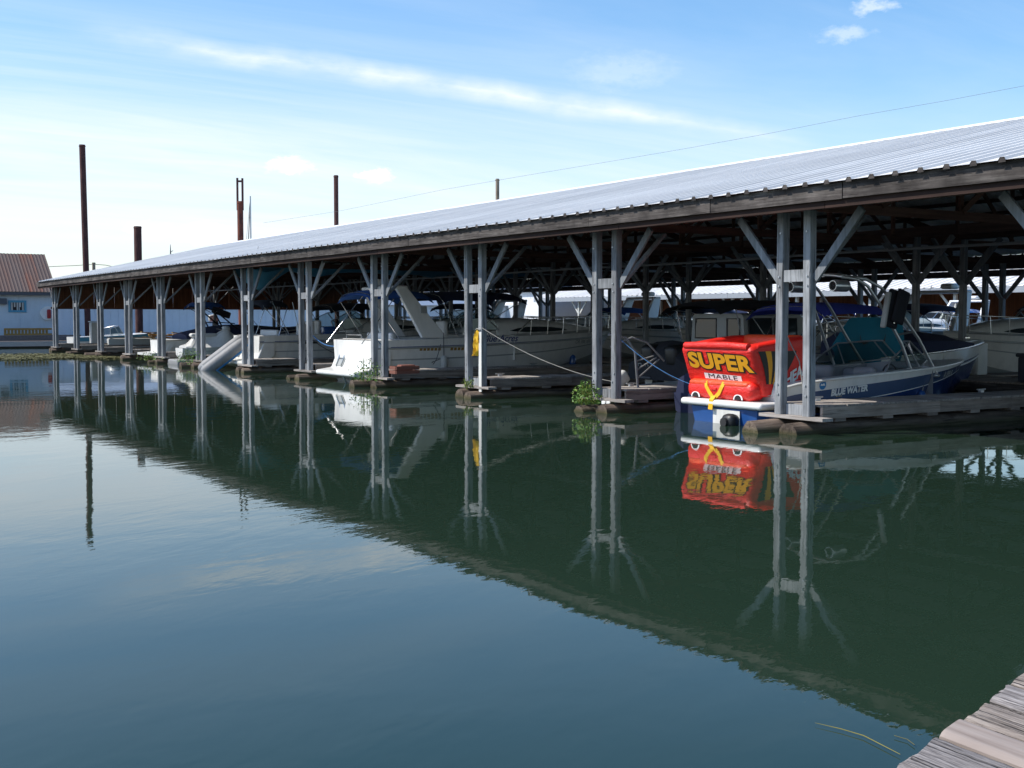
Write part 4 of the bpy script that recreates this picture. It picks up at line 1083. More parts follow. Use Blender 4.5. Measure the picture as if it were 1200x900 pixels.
# ---- pilothouse boat with black canopy
def pilothouse():
    t = thing('pilothouse_boat', 'white pilothouse boat with big side windows and black canopy', 'boat', (18.9, 22.9, 0))
    h = Hull(6.4, 2.5, .98, 1.40, .35, 1.2, .1, .45, .95, 2.4, 1.3, .45)
    h.build(t, [(.25, M['inkgrey']), (.8, M['gel']), (.83, M['inkgrey']), (1.0, M['gel'])], M['inkgrey'], M['gel'])
    h.rubrail(t, M['inkgrey'], .028)
    h.deck(t, .55, .22, .45, [M['gel_deck'], M['gel'], M['gel_deck']], .12, .06)
    c = MB(); x0, x1, w = 1.4, 3.8, 1.0
    sec = lambda x, ww, z0, z1: [(x, -ww, z0), (x, -ww * .93, z1 - .06), (x, -ww * .85, z1), (x, ww * .85, z1), (x, ww * .93, z1 - .06), (x, ww, z0)]
    rows = [sec(x0, w, 1.0, 2.05), sec(x1 - .5, w, 1.12, 2.08), sec(x1 + .15, w * .93, 1.2, 1.62), sec(x1 + .55, w * .85, 1.25, 1.45)]
    c.grid(rows); c.add(rows[0], [tuple(range(6))]); c.add(rows[-1], [tuple(range(6))[::-1]])
    cab = c.obj('pilothouse', M['inkgrey'], t, 30)
    for sd in (-1, 1):
        for xa, xb in ((1.55, 2.3), (2.4, 3.15)):
            f = lambda z: sd * (w - .07 * w * (z - 1.05) / .96 + .012)
            MB().add([(xa, f(1.52), 1.52), (xb, f(1.52), 1.52), (xb, f(1.93), 1.93), (xa, f(1.93), 1.93)], [(0, 1, 2, 3)]).obj('side_window', M['pane'], cab)
            MB().tube([(xa, f(1.52), 1.52), (xb, f(1.52), 1.52), (xb, f(1.93), 1.93), (xa, f(1.93), 1.93)], .02, 6, 0, True).obj('window_frame', M['inkblack'], cab)
    for ya, yb in ((-.82, -.40), (.02, .80)):
        MB().box(x0 - .02, x0 - .006, ya, yb, 1.45, 1.93).obj('aft_window', M['pane'], cab)
        MB().tube([(x0 - .015, ya, 1.45), (x0 - .015, yb, 1.45), (x0 - .015, yb, 1.93), (x0 - .015, ya, 1.93)], .018, 6, 0, True).obj('window_frame', M['inkblack'], cab)
    MB().box(x0 - .03, x0 - .006, -.36, -.02, .5, 1.95).obj('cabin_door', M['inkgrey'], cab)
    q = MB(); p = h.surf(2.2, .86, -1, .01)
    q.add([h.surf(2.2 + .22 * math.cos(a * math.pi / 8), .80 + .05 * math.sin(a * math.pi / 8), -1, .012) for a in range(16)], [tuple(range(16))]); q.obj('porthole', M['inkblack'], t)
    bimini(t, .5, 4.2, 1.12, 2.24, M['blackcanvas'], [(1.0, (1.3, 1.12, 1.05)), (2.4, (1.7, 1.12, 1.05))], .10, .10, 'canopy')
    pts = [(h.L * (.5 + .49 * i / 10), -(h.ys(.5 + .49 * i / 10) - .05), h.sheer(.5 + .49 * i / 10) + .48 * min(1, i / 2)) for i in range(11)]
    mb = MB().tube(pts + [(x, -y, z) for x, y, z in reversed(pts)], .015, 6)
    for i in range(2, 11, 2):
        for sd in (1, -1): mb.tube([(pts[i][0], sd * pts[i][1], pts[i][2]), (pts[i][0], sd * pts[i][1], pts[i][2] - .48)], .012, 6)
    mb.obj('bow_rail', M['steel'], t, 60)
    for y in (-.45, .45): outboard(t, -.05, y, .55, 1.25, M['black'])
    # black cover bundled over the stern
    mb = MB(); rows = []
    for i in range(9):
        f = i / 8; x = -.45 + 1.15 * f; hh = .45 + .45 * math.sin(math.pi * min(1, f * 1.2 + .1)) + .05 * math.sin(i * 3)
        rows.append([(x, -1.2, .45), (x, -1.16, .45 + hh * .6), (x, -.6, .45 + hh), (x, 0, .45 + hh * 1.05), (x, .6, .45 + hh), (x, 1.16, .45 + hh * .6), (x, 1.2, .45)])
    mb.grid(rows); mb.add(rows[0], [tuple(range(7))]); mb.add(rows[-1], [tuple(range(7))]); mb.obj('stern_cover', M['blackcanvas'], t, 50)
    return t
pilothouse()

# ---- small covered dinghy between the tube and the next dock
def covered_dinghy():
    t = thing('covered_dinghy', 'small dark navy covered dinghy with red tip beside the tow tube', 'boat', (16.3, 19.2, 0))
    h = Hull(2.7, 1.15, .40, .60, .15, .4, .02, .5, .9, 2.4, 1.3, .4)
    h.build(t, [(1.0, M['navy'])], M['navy'], M['navy'], 14)
    rows = []
    for i in range(9):
        f = i / 8; tt = .02 + .94 * f; w = max(.05, h.ys(tt) + .02); z = h.sheer(tt); hh = .38 * (1 - f) ** .7 + .10
        rows.append([(h.L * tt, -w, z - .08), (h.L * tt, -w * .8, z + hh * .6), (h.L * tt, 0, z + hh), (h.L * tt, w * .8, z + hh * .6), (h.L * tt, w, z - .08)])
    mb = MB().grid(rows); mb.add(rows[0], [tuple(range(5))]); mb.obj('cover', M['navy'], t, 50)
    MB().rbox((.35, 0, .86), (.18, .2, .07), .03, 2).obj('red_tip', M['redplastic'], t, 40)
covered_dinghy()

# ---- navy covered boat with folded tower, farther along
def navy_boat():
    t = thing('tower_runabout', 'white and navy boat under a navy cover with folded tower top', 'boat', (15.7, 55.6, 0))
    h = Hull(7.2, 2.5, .95, 1.45, .35, 1.2, .15, .5, .93, 2.3, 1.4, .42)
    h.build(t, [(.36, M['navyhull']), (.40, M['inkwhite']), (1.0, M['gel'])], M['navyhull'], M['gel'])
    h.rubrail(t, M['inkgrey'], .028); h.deck(t, .55, .22, .4, [M['gel'], M['gel'], M['carpet']], .1, .12)
    MB().prism([(-.6, .28), (-.6, .38), (.0, .42), (.3, .95), (.5, .95), (.1, .2)], 1, -1.15, 1.15).obj('stern_moulding', M['gel'], t)
    rows = []
    for i in range(13):
        f = i / 12; tt = .14 + .80 * f; w = max(.08, h.ys(tt) + .015); z = h.sheer(tt); hh = (.30 + .36 * math.sin(math.pi * min(1, f * 1.15))) * (1 - .5 * f)
        rows.append([(h.L * tt, -w, z - .12), (h.L * tt, -w * .9, z + hh * .55), (h.L * tt, 0, z + hh), (h.L * tt, w * .9, z + hh * .55), (h.L * tt, w, z - .12)])
    mb = MB().grid(rows); mb.add(rows[0], [tuple(range(5))]); mb.obj('cover', M['navy'], t, 50)
    tw = MB()
    for sd in (-1, 1):
        tw.tube([(2.9, sd * 1.05, 1.15), (2.3, sd * 1.0, 2.3), (1.9, sd * .9, 2.42)], .035, 6); tw.tube([(3.7, sd * 1.05, 1.2), (2.5, sd * .98, 2.2)], .035, 6)
        tw.tube([(3.3, sd * 1.02, 1.7), (2.6, sd * 1.0, 1.75)], .025, 6)
    tw.tube([(1.9, -.9, 2.42), (1.9, .9, 2.42)], .035, 6); tw.obj('tower', M['black'], t, 60)
    bimini(t, 1.5, 2.9, .95, 2.52, M['bluecanvas'], [(1.7, (2.2, .98, 2.2)), (2.7, (2.4, .98, 2.2))], .12, .1)
    MB().rbox((2.7, -.9, 2.2), (.9, .16, .3), .06, 2, 0, Matrix.Rotation(R(20), 4, 'Y')).obj('board_bag', M['blackcanvas'], t, 40)
    MB().add([h.surf(1.75 + .16 * math.cos(a * math.pi / 8), .78 + .035 * math.sin(a * math.pi / 8)) for a in range(16)], [tuple(range(16))]).obj('vent', M['inkblack'], t)
navy_boat()

# ---- jet ski
def jet_ski():
    t = thing('jet_ski', 'white jet ski with long seat on a floating dock pad', 'jet ski', (15.4, 51.3, .26))
    h = Hull(3.1, 1.15, .42, .52, .05, .6, .12, .6, .9, 2.0, 1.4, .35)
    h.build(t, [(.45, M['gel']), (.52, M['inkgrey']), (1.0, M['gel'])], M['inkgrey'], M['gel'], 16)
    rows = []
    for i in range(13):
        f = i / 12; x = .15 + 2.8 * f
        hh = [.10, .16, .42, .48, .46, .44, .46, .62, .72, .55, .36, .2, .04][i]; w = [.5, .5, .26, .2, .19, .2, .26, .38, .42, .42, .36, .25, .1][i]
        tt = x / 3.1; z = h.sheer(tt); ww = max(.06, h.ys(tt))
        rows.append([(x, -ww, z), (x, -w, z + hh * .55), (x, -w * .6, z + hh), (x, w * .6, z + hh), (x, w, z + hh * .55), (x, ww, z)])
    mb = MB().grid(rows); mb.add(rows[0], [tuple(range(6))]); mb.obj('body', M['gel'], t, 50)
    MB().rbox((1.05, 0, .96), (1.15, .36, .16), .07, 3).obj('seat', M['vinyl'], t, 40)
    hb = MB().tube([(1.75, -.36, 1.24), (1.82, -.12, 1.20), (1.82, .12, 1.20), (1.75, .36, 1.24)], .025, 6); hb.obj('handlebar', M['black'], t, 60)
    MB().rbox((2.05, 0, 1.2), (.3, .42, .3), .1, 3).obj('cowl', M['fender'], t, 40)
    pad = thing('float_pad', 'low grey floating pad under the white jet ski', 'dock', (15.2, 51.3, 0))
    MB().rbox((1.7, 0, .06), (3.6, 1.5, .30), .08, 3).obj('pad', M['hypalon'], pad, 40)
jet_ski()

# ---- grey inflatable dinghy tipped up on its end, blue stripe
def tipped_dinghy():
    a = pix(243, 430, 0.02); 
    t = thing('tipped_dinghy', 'grey inflatable dinghy with blue stripe tipped on end into the water', 'dinghy', (14.25, 44.75, -.10)); t.scale = (.9, .85, .9)
    L, hw, r = 2.45, .19, .28
    pts = []
    for i in range(25):
        f = i / 24
        if f < .36: pts.append((L * .72 * f / .36, -hw, 0))
        elif f > .64: pts.append((L * .72 * (1 - f) / .36, hw, 0))
        else:
            q = (f - .36) / .28 * math.pi; pts.append((L * .72 + .40 * math.sin(q), -hw * math.cos(q), .16 * math.sin(q)))
    rs = [r * (.35 if i in (0, 24) else .8 if i in (1, 23) else 1) for i in range(25)]
    rot = Matrix.Rotation(R(-14), 4, 'Z') @ Matrix.Rotation(R(-37), 4, 'Y') @ Matrix.Rotation(R(20), 4, 'X')
    def put(mb, name, mat, parent, sm=60):
        mb.v = [tuple(rot @ Vector(v)) for v in mb.v]; return mb.obj(name, mat, parent, sm)
    xs = [0, .04, .14, .35, .8, 1.3, 1.8, 2.1, 2.28, 2.38, 2.42]
    rr = [.10, .19, .25, .28, .28, .28, .27, .24, .18, .10, .02]
    tub = put(MB().tube([(x, -hw, .05 * max(0, x - 1.6)) for x in xs], rr, 14), 'side_tube', M['hypalon'], t)
    put(MB().tube([(x, hw, .05 * max(0, x - 1.6)) for x in xs], rr, 14), 'side_tube', M['hypalon'], t)
    put(MB().tube([(x, -hw - .20, -.15) for x in (.1, .6, 1.2, 1.7, 2.0)] + [(2.25, -hw - .08, -.08)], .07, 8), 'blue_stripe', M['decal'], tub)
    put(MB().rbox((L * .40, 0, -.10), (L * .78, hw * 2 - .1, .06), .02, 1), 'floor', M['bluecanvas'], t)
    put(MB().rbox((.22, 0, .05), (.05, hw * 1.8, .36), .02, 1), 'transom_board', M['inkgrey'], t)
    put(MB().rbox((L * .42, 0, .12), (.22, hw * 2, .04), .015, 1), 'thwart', M['fender'], t)
tipped_dinghy()

# ---- small dinghy with grey outboard under the cruiser's bow
def outboard_dinghy():
    t = thing('outboard_dinghy', 'small dinghy with tilted grey outboard beside the weedy dock end', 'dinghy', (16.4, 21.45, 0))
    h = Hull(2.8, 1.15, .36, .5, .12, .4, .02, .5, .9, 2.2, 1.3, .4)
    h.build(t, [(1.0, M['black'])], M['black'], M['black'], 14); h.rubrail(t, M['inkgrey'], .05)
    h.deck(t, .7, .08, .05, [M['inkgrey'], M['inkgrey'], M['inkgrey']], .05, 0)
    o = MB(); Rm = Matrix.Rotation(R(-35), 4, 'Y')
    o.rbox((-.25, -.1, .62), (.34, .26, .30), .08, 3, 0, Rm); o.rbox((-.08, -.1, .42), (.16, .16, .4), .03, 2, 1, Rm)
    o.rbox((-.42, -.1, .30), (.10, .07, .5), .03, 2, 0, Matrix.Rotation(R(40), 4, 'Y')); o.obj('outboard_motor', [M['fender'], M['black']], t, 40)
    for k in range(3):
        a = k * 2.094; MB().rbox((-.62 + .05 * math.cos(a), -.1 + .10 * math.sin(a), .14 + .09 * math.cos(a)), (.03, .14, .10), .012, 1).obj('propeller_blade', M['inkwhite'], t, 40)
outboard_dinghy()

# ---- boats on the far side of the walkway
far_boats = [
    (28.4, 22.6, 7.6, 2.6, True, True, 'white arch cruiser beyond the walkway behind the teal curtain', 'blackcanvas'),
    (28.2, 28.3, 8.0, 2.8, False, True, 'white arch cruiser beyond the walkway behind the pilothouse boat', 'navy'),
    (28.4, 34.2, 7.4, 2.6, True, False, 'low ivory cruiser beyond the walkway with black sunshade, no arch', 'blackcanvas'),
    (28.2, 39.6, 8.0, 2.8, False, False, 'low white cruiser beyond the walkway with navy sunshade, no arch', 'navy'),
    (28.3, 44.6, 7.4, 2.6, False, True, 'white arch cruiser beyond the walkway past the big cruiser bow', 'bluecanvas'),
]
for x, y, L, B, wm_, ar, lb, cv in far_boats:
    cruiser(lb, x + L, y, L, B, wm_, ar, math.pi, (1.0, 3.1, 2.25, cv), None, 'cabin_cruiser', 'inkgrey', False, 'boats moored beyond the walkway')
# a navy covered one seen past the ivory cruiser
cruiser('dark striped cruiser between the ivory cruiser and the gable', 27.2 + 8, 55, 8.0, 2.8, False, True, math.pi, None, (2.6, 5.2, 2.5, 'navy'), 'cabin_cruiser', 'inkblack', False, 'boats moored beyond the walkway')

# ------------------------------------------------------------------ things on the docks
bx = thing('dock_box', 'charcoal lidded dock storage box on the walkway', 'dock box', (24.75, 16.75, .478))
MB().rbox((0, 0, .30), (.62, 1.3, .58), .04, 2).obj('box', M['dockbox'], bx, 40)
MB().rbox((0, 0, .625), (.70, 1.38, .09), .035, 2).obj('lid', M['dockbox'], bx, 40)
for yy in (-.35, .35): MB().rbox((-.33, yy, .52), (.03, .1, .09), .01, 1).obj('latch', M['galv'], bx)
bx = thing('utility_cabinet', 'pale grey two-door cabinet on the far walkway edge', 'cabinet', (26.75, 20.6, .478))
MB().rbox((0, 0, .42), (.4, 1.1, .82), .03, 2).obj('case', M['fender'], bx, 40)
for yy in (-.27, .27):
    dd = MB().rbox((-.21, yy, .42), (.03, .5, .74), .012, 1).obj('door', M['fender'], bx, 40)
    MB().rbox((-.235, yy * .25, .42), (.02, .03, .12), .006, 1).obj('handle', M['black'], dd)
jg = thing('plastic_jug', 'white plastic tank with two handles on the dock by the tube', 'tank', tuple(pix(763, 443, .478)))
MB().rbox((0, 0, .28), (.46, .50, .52), .12, 4).obj('tank', M['fender'], jg, 60)
for yy in (-.13, .13): MB().tube([(-.235, yy - .06, .30), (-.255, yy - .05, .36), (-.255, yy + .05, .36), (-.235, yy + .06, .30)], .015, 6).obj('handle', M['inkgrey'], jg, 60)
MB().rbox((0, 0, .02), (.54, .58, .05), .015, 1).obj('base', M['greywood'], jg)
ld = thing('folding_ladder', 'white tube ladder frame leaning over the dock end', 'ladder', (15.85, 20.55, .478))
mb = MB()
mb.tube([(0.05, -.14, 0), (.0, -.10, .75), (-.18, -.02, 1.05), (-.55, .10, 1.12)], .028, 8)
mb.tube([(.75, -.14, .55), (.3, -.12, .95), (-.05, -.05, 1.06), (-.55, .05, .86)], .022, 8)
mb.obj('rail', M['hypalon'], ld, 60)
mb = MB()
for f in (.25, .5, .75): mb.tube([(.05 - .05 * f, -.13, .75 * f), (.7 - .3 * f, -.13, .55 + .3 * f * .5)], .016, 6)
mb.obj('rung', M['hypalon'], ld, 60)
cr_ = thing('crate', 'red brown wooden crate on the dock beside the big cruiser', 'crate', tuple(pix(474, 437, .478)))
for z in (.03, .14):
    for s in (-1, 1): MB().box(-.34, .34, s * .2 - .012, s * .2 + .012, z - .045, z + .045).obj('slat', M['brick'], cr_)
    for s in (-1, 1): MB().box(s * .35 - .009, s * .35 + .012, -.18, .18, z - .045, z + .045).obj('slat', M['brick'], cr_)
MB().box(-.33, .33, -.18, .18, .0, .02).obj('bottom', M['brick'], cr_)
MB().rbox((.05, 0, .16), (.45, .28, .12), .04, 2).obj('sack', M['brick'], cr_, 40)

# yellow cloth tied to a post
yk = Y0 + DY * 2
cl = thing('yellow_cloth', 'limp yellow cloth hung on the grey dock post', 'cloth', (X0 - .1, yk - HP + .02, 1.66))
rows = []
for i in range(10):
    f = i / 9; w = .08 + .06 * math.sin(f * 2.4); row = []
    for j in range(7):
        q = j / 6 - .5; row.append((-.02 - .05 * math.sin(j * 2.2 + i * .7) * (0.3 + f), .04 + q * w * 2 + .09 * f, -.60 * f - .08 * abs(q)))
    rows.append(row)
MB().grid(rows).obj('cloth', M['yellowcloth'], cl, 60)
MB().box(-.02, .0, -.16, -.04, -1.5, -.05).obj('pale_board', M['gel_warm'], cl)
MB().tube([(.0, -.08, .0), (-.03, .02, .03), (.0, .14, .0)], .014, 6).obj('tie', M['rope'], cl, 60)

def line(label, pts, r=.012, mat='rope', name='mooring_line'):
    o = MB().tube(pts, r, 6).obj(name, M[mat], None, 60)
    return tag(o, label, 'rope')
line('pale mooring line sagging from the yellow cloth post toward the weedy dock', sag((X0 - .09, Y0 + 2 * DY - HP, 1.75), (16.2, Y0 + DY + .7, .50), .22), .009)
line('blue mooring rope bunched from the grey post to the cruiser stern', sag((X0, Y0 + 4 * DY + .1 - HP, 1.55), (15.75, 35.2, 1.15), .25), .014, 'bluerope')
o = line('blue rope tied round the cruiser stern corner', [(15.95, 32.55, 1.05), (15.88, 32.4, 1.0), (15.4, 31.9, 1.25), (X0 + .08, Y0 + 3 * DY + HP, 1.35)], .014, 'bluerope')
line('pale mooring line from the grey post to the plastic tank', sag((X0 + .05, Y0 + DY - HP, 1.65), (17.0, Y0 + DY - .35, .50), .12), .008)
line('thin blue white line crossing from the grey post to the red tube', sag((X0 + .05, Y0 + DY - HP, 1.55), (15.7, 18.35, .62), .12), .006, 'bluerope')
line('white line running down between posts to the sports boat', [(X0 - .06, Y0 + HP, 1.9), (15.3, 15.15, 1.2), (15.22, 14.95, .6)], .010)
line('dark mooring line drooping across the ivory cruiser side', sag((17.9, 43.15, 1.25), (20.4, 43.0, .5), .35), .014, 'cable')
line('dark line hanging on the big cruiser side to the crate', sag((17.6, 32.22, 1.15), (16.9, 31.4, .6), .1), .012, 'cable')

# hanging blue tarpaulin under the roof
tp = thing('blue_tarpaulin', 'torn blue tarpaulin slung under the shed roof', 'tarpaulin', (0, 0, 0))
rows = []
for i in range(33):
    f = i / 32; x = 15.6 + 12.5 * f; row = []
    for j in range(7):
        g = j / 6; sagz = .10 * math.sin(f * 19) + .06 * math.sin(f * 43 + g * 3)
        low = .45 + .7 * max(0, 1 - abs(f - .06) / .10) + .06 * math.sin(f * 31)
        row.append((x, 43.4 + .25 * math.sin(f * 9 + g) + 1.2 * g, 4.12 + sagz * .6 - low * math.sin(math.pi * (.15 + .75 * g))))
    rows.append(row)
MB().grid(rows).obj('sheet', M['tarp'], tp, 60)
mb = MB()
for i in range(5): mb.tube([(16 + 2.8 * i, 43.5, 4.0), (16 + 2.8 * i, 43.3, 4.6)], .008, 5)
mb.obj('lashing', M['rope'], tp)

# ------------------------------------------------------------------ weeds
def leaf_clump(name, label, c, r, h, n, mats, seed, tall=0):
    rnd = random.Random(seed); t = thing(name, label, 'plant', c)
    for mi, m in enumerate(mats):
        mb = MB()
        for _ in range(n // len(mats)):
            a = rnd.uniform(0, 6.28); q = r * rnd.random() ** .6; z = h * rnd.random() ** (1.4) * (1 - .55 * q / r)
            p = Vector((q * math.cos(a), q * math.sin(a) * 1.3, z)); s = rnd.uniform(.015, .05)
            u = Vector((rnd.uniform(-1, 1), rnd.uniform(-1, 1), rnd.uniform(-.3, .9))).normalized(); v = u.cross(Vector((rnd.uniform(-1, 1), rnd.uniform(-1, 1), rnd.uniform(-1, 1)))).normalized()
            mb.add([p - u * s, p + v * s * .45, p + u * s * 1.2, p - v * s * .45], [(0, 1, 2, 3)])
        mb.obj('foliage', M[m], t)
    st = MB()
    for _ in range(8 + tall):
        a = rnd.uniform(0, 6.28); q = r * .6 * rnd.random()
        b = Vector((q * math.cos(a), q * math.sin(a), -.05)); st.tube([b, b + Vector((rnd.uniform(-.06, .06), rnd.uniform(-.06, .06), h * rnd.uniform(.5, .95)))], .006, 4)
    st.obj('stem', M['leaf2'], t)
    return t
leaf_clump('dock_weed', 'tall yellow green weeds growing on the log end beside the outboard dinghy', (14.75, Y0 + DY + .25, .18), .28, .58, 520, ['leaf2', 'leaf', 'leaf'], 3, 10)
leaf_clump('dock_weed', 'bright green leafy weed at the post foot by the big cruiser stern', (14.75, Y0 + 3 * DY + .1, .20), .50, .70, 420, ['leaf', 'leaf'], 5, 4)
leaf_clump('dock_weed', 'small green weed at the foot of the yellow cloth post', (14.85, Y0 + 2 * DY - .05, .26), .16, .30, 80, ['leaf', 'leaf2'], 8)
leaf_clump('dock_weed', 'round green bush growing on the jet ski dock end', (14.8, Y0 + 6 * DY + .5, .15), .60, .75, 360, ['leaf', 'leaf'], 6)
leaf_clump('dock_weed', 'low green weeds on the dock end beside the navy boat', (14.8, Y0 + 7 * DY + .3, .15), .75, .40, 300, ['leaf', 'leaf2'], 9)
def weed_mat():
    rnd = random.Random(4); mb = MB()
    def blob(cx, cy, rx, ry, n):
        for _ in range(n):
            a = rnd.uniform(0, 6.28); q = math.sqrt(rnd.random())
            x = cx + rx * q * math.cos(a) ; y = cy + ry * q * math.sin(a)
            s = rnd.uniform(.03, .13); b = rnd.uniform(0, 6.28); z = .006 + rnd.random() * .05
            mb.add([(x + s * math.cos(b + k * 1.57) * (1, .6)[k % 2], y + s * math.sin(b + k * 1.57) * (1, .6)[k % 2], z + rnd.uniform(0, .03)) for k in range(4)], [(0, 1, 2, 3)])
    for px, py, rx, ry, n in ((10, 417, 3.2, 2.6, 1500), (35, 419, 3.0, 2.4, 1500), (62, 418, 2.2, 2.5, 900), (20, 421, 2.6, 1.4, 700), (95, 419, 1.4, 1.8, 500), (118, 420, 1.3, 1.2, 420), (135, 419.5, .7, .8, 160)):
        p = pix(px, py, 0); blob(p.x, p.y, rx, ry, n)
    o = mb.obj('waterweed', M['algae']); o['kind'] = 'stuff'; o['label'] = 'mat of yellow green waterweed floating by the far docks'
weed_mat()
fl = thing('floating_reed', 'single yellow reed stalk floating beside the near dock corner', 'reed', (0, 0, 0))
pp = [pix(955, 847, .012), pix(985, 854, .012), pix(1012, 862, .012), pix(1055, 884, .012)]
pts = [pp[0], pp[0].lerp(pp[1], .5), pp[1], pp[1].lerp(pp[2], .5) + Vector((0, .006, 0)), pp[2], pp[2].lerp(pp[3], .5), pp[3]]
MB().tube(pts, [.0008, .0014, .002, .0017, .0022, .002, .0014], 6).obj('stalk', M['stalk'], fl, 60)
a = pix(1048, 862, .01); b = pix(1072, 873, .01)
MB().tube([a, a.lerp(b, .5) + Vector((.02, 0, 0)), b], .002, 5).obj('thread', M['algae'], fl)

# ------------------------------------------------------------------ pilings, poles, wires
def pile(name, label, x, y, r, top, mat, lean=(0, 0), cat='piling', n=16):
    t = thing(name, label, cat, (x, y, 0))
    mb = MB(); rows = []
    for z in (-1.5, top * .33, top * .66, top):
        rows.append([(r * math.cos(2 * math.pi * k / n) + lean[0] * z, r * math.sin(2 * math.pi * k / n) + lean[1] * z, z) for k in range(n + 1)])
    mb.grid(rows); mb.add([p for p in rows[-1][:n]], [tuple(range(n))])
    mb.obj('shaft', M[mat], t, 40)
    MB().tube([(r * 1.01 * math.cos(2 * math.pi * k / n) + lean[0] * (top - .1), r * 1.01 * math.sin(2 * math.pi * k / n) + lean[1] * (top - .1), top - .1) for k in range(n)], .03, 5, 0, True).obj('collar', M[mat], t, 40)
    return t
def at(px, depth):
    d = ray(px, 373); d = Vector((d.x, d.y, 0)); f = Vector((math.sin(TH), math.cos(TH), 0)); d = d / d.dot(f) * depth; return d
def hgt(py, depth): return EYE + (373 - py) * depth / FPX
p = at(103, 86); pile('steel_piling', 'tallest dark rusted steel piling beyond the gable end', p.x, p.y, .21, hgt(172, 86), 'rust', (-.012, 0))
p = at(163, 84); pile('steel_piling', 'short thick rusted steel piling behind the roof', p.x, p.y, .26, hgt(266, 84), 'rust')
p = at(395, 82); pile('steel_piling', 'slim dark steel piling rising behind the roof ridge', p.x, p.y, .15, hgt(207, 82), 'rust')
p = at(283, 82); t = pile('steel_piling', 'orange rusted steel piling with forked top behind the roof', p.x, p.y, .20, hgt(237, 82), 'rust2')
zt = hgt(237, 82); z2 = hgt(210, 82)
fk = MB()
for s in (-1, 1): fk.box(s * .17 - .06, s * .17 + .06, -.06, .06, zt - .6, z2 + (.0 if s < 0 else -.02))
fk.box(-.109, .109, -.05, .05, z2 - .28, z2 - .16)
fo = fk.obj('fork', M['rust'], t); fo.rotation_euler = (0, 0, -TH)
p = at(583, 78); t = pile('utility_pole', 'pale wooden pole behind the roof ridge', p.x, p.y, .12, hgt(211, 78), 'pole', (0, 0), 'pole', 12)
p = at(111, 120); t = pile('utility_pole', 'short distant dark pole carrying a wire beside the tallest piling', p.x, p.y, .16, hgt(308, 120), 'pole', (0, 0), 'pole', 10)
p1 = p.copy(); z1 = hgt(312, 120)
# masts
p = at(295, 110); t = thing('sailboat_mast', 'thin bare sailboat mast with stays beside the forked piling', 'mast', (p.x, p.y, 0))
zt = hgt(231, 110)
MB().tube([(0, 0, 0), (0, 0, zt)], [.09, .06], 8).obj('mast', M['galv'], t, 50)
mb = MB(); rr = Vector((math.cos(TH), -math.sin(TH), 0))
mb.tube([(0, 0, zt), tuple(rr * -1.3)], .015, 5); mb.tube([(0, 0, zt), tuple(rr * -.7)], .04, 5); mb.tube([tuple(rr * -.8 + Vector((0, 0, zt * .62))), tuple(rr * .5 + Vector((0, 0, zt * .66)))], .03, 5)
mb.obj('stay', M['cable'], t)
h = Hull(8, 2.4, .7, 1.0, .4, 1.0); h.build(t, [(1.0, M['gel'])], M['navyhull'], None, 14).location = (-3.5, 0, 0)
p = at(201, 120); t = thing('antenna_pole', 'thin short antenna standing above the roof line', 'antenna', (p.x, p.y, 0))
MB().tube([(0, 0, 0), (0, 0, hgt(290, 120) - .5), (0, 0, hgt(287, 120))], [.08, .06, .02], 6).obj('rod', M['cable'], t)
MB().tube([(0, 0, hgt(296, 120)), (.25, 0, hgt(294, 120))], .03, 5).obj('bracket', M['cable'], t)
# overhead cable crossing behind the shed
a = pix(286, 263, Y=78.0); c = pix(1330, 60, X=40.0)
ctrl = [(310, 262), (400, 248), (520, 223.5), (620, 206.5), (720, 190), (800, 176.5), (900, 158.5), (1000, 139), (1110, 120), (1200, 103), (1330, 76)]
pts = []
for px, py in ctrl:
    f = (px - 310) / 1020.0; dep = 82 + (52 - 82) * f
    q = at(px, dep); pts.append(Vector((q.x, q.y, EYE + (373 - py) * dep / FPX)))
o = MB().tube(pts, .007, 5).obj('overhead_cable', M['cable'], None, 60); tag(o, 'long thin overhead cable sloping up across the sky', 'cable')
pts = []
for px, py in ((40, 314), (66, 312.5), (90, 311.5), (111, 310), (125, 311), (148, 316)):
    q = at(px, 120); pts.append(Vector((q.x, q.y, EYE + (373 - py) * 120 / FPX)))
o = MB().tube(pts, .03, 5).obj('overhead_cable', M['cable'], None, 60); tag(o, 'short low wire draped from the distant dark pole', 'cable')

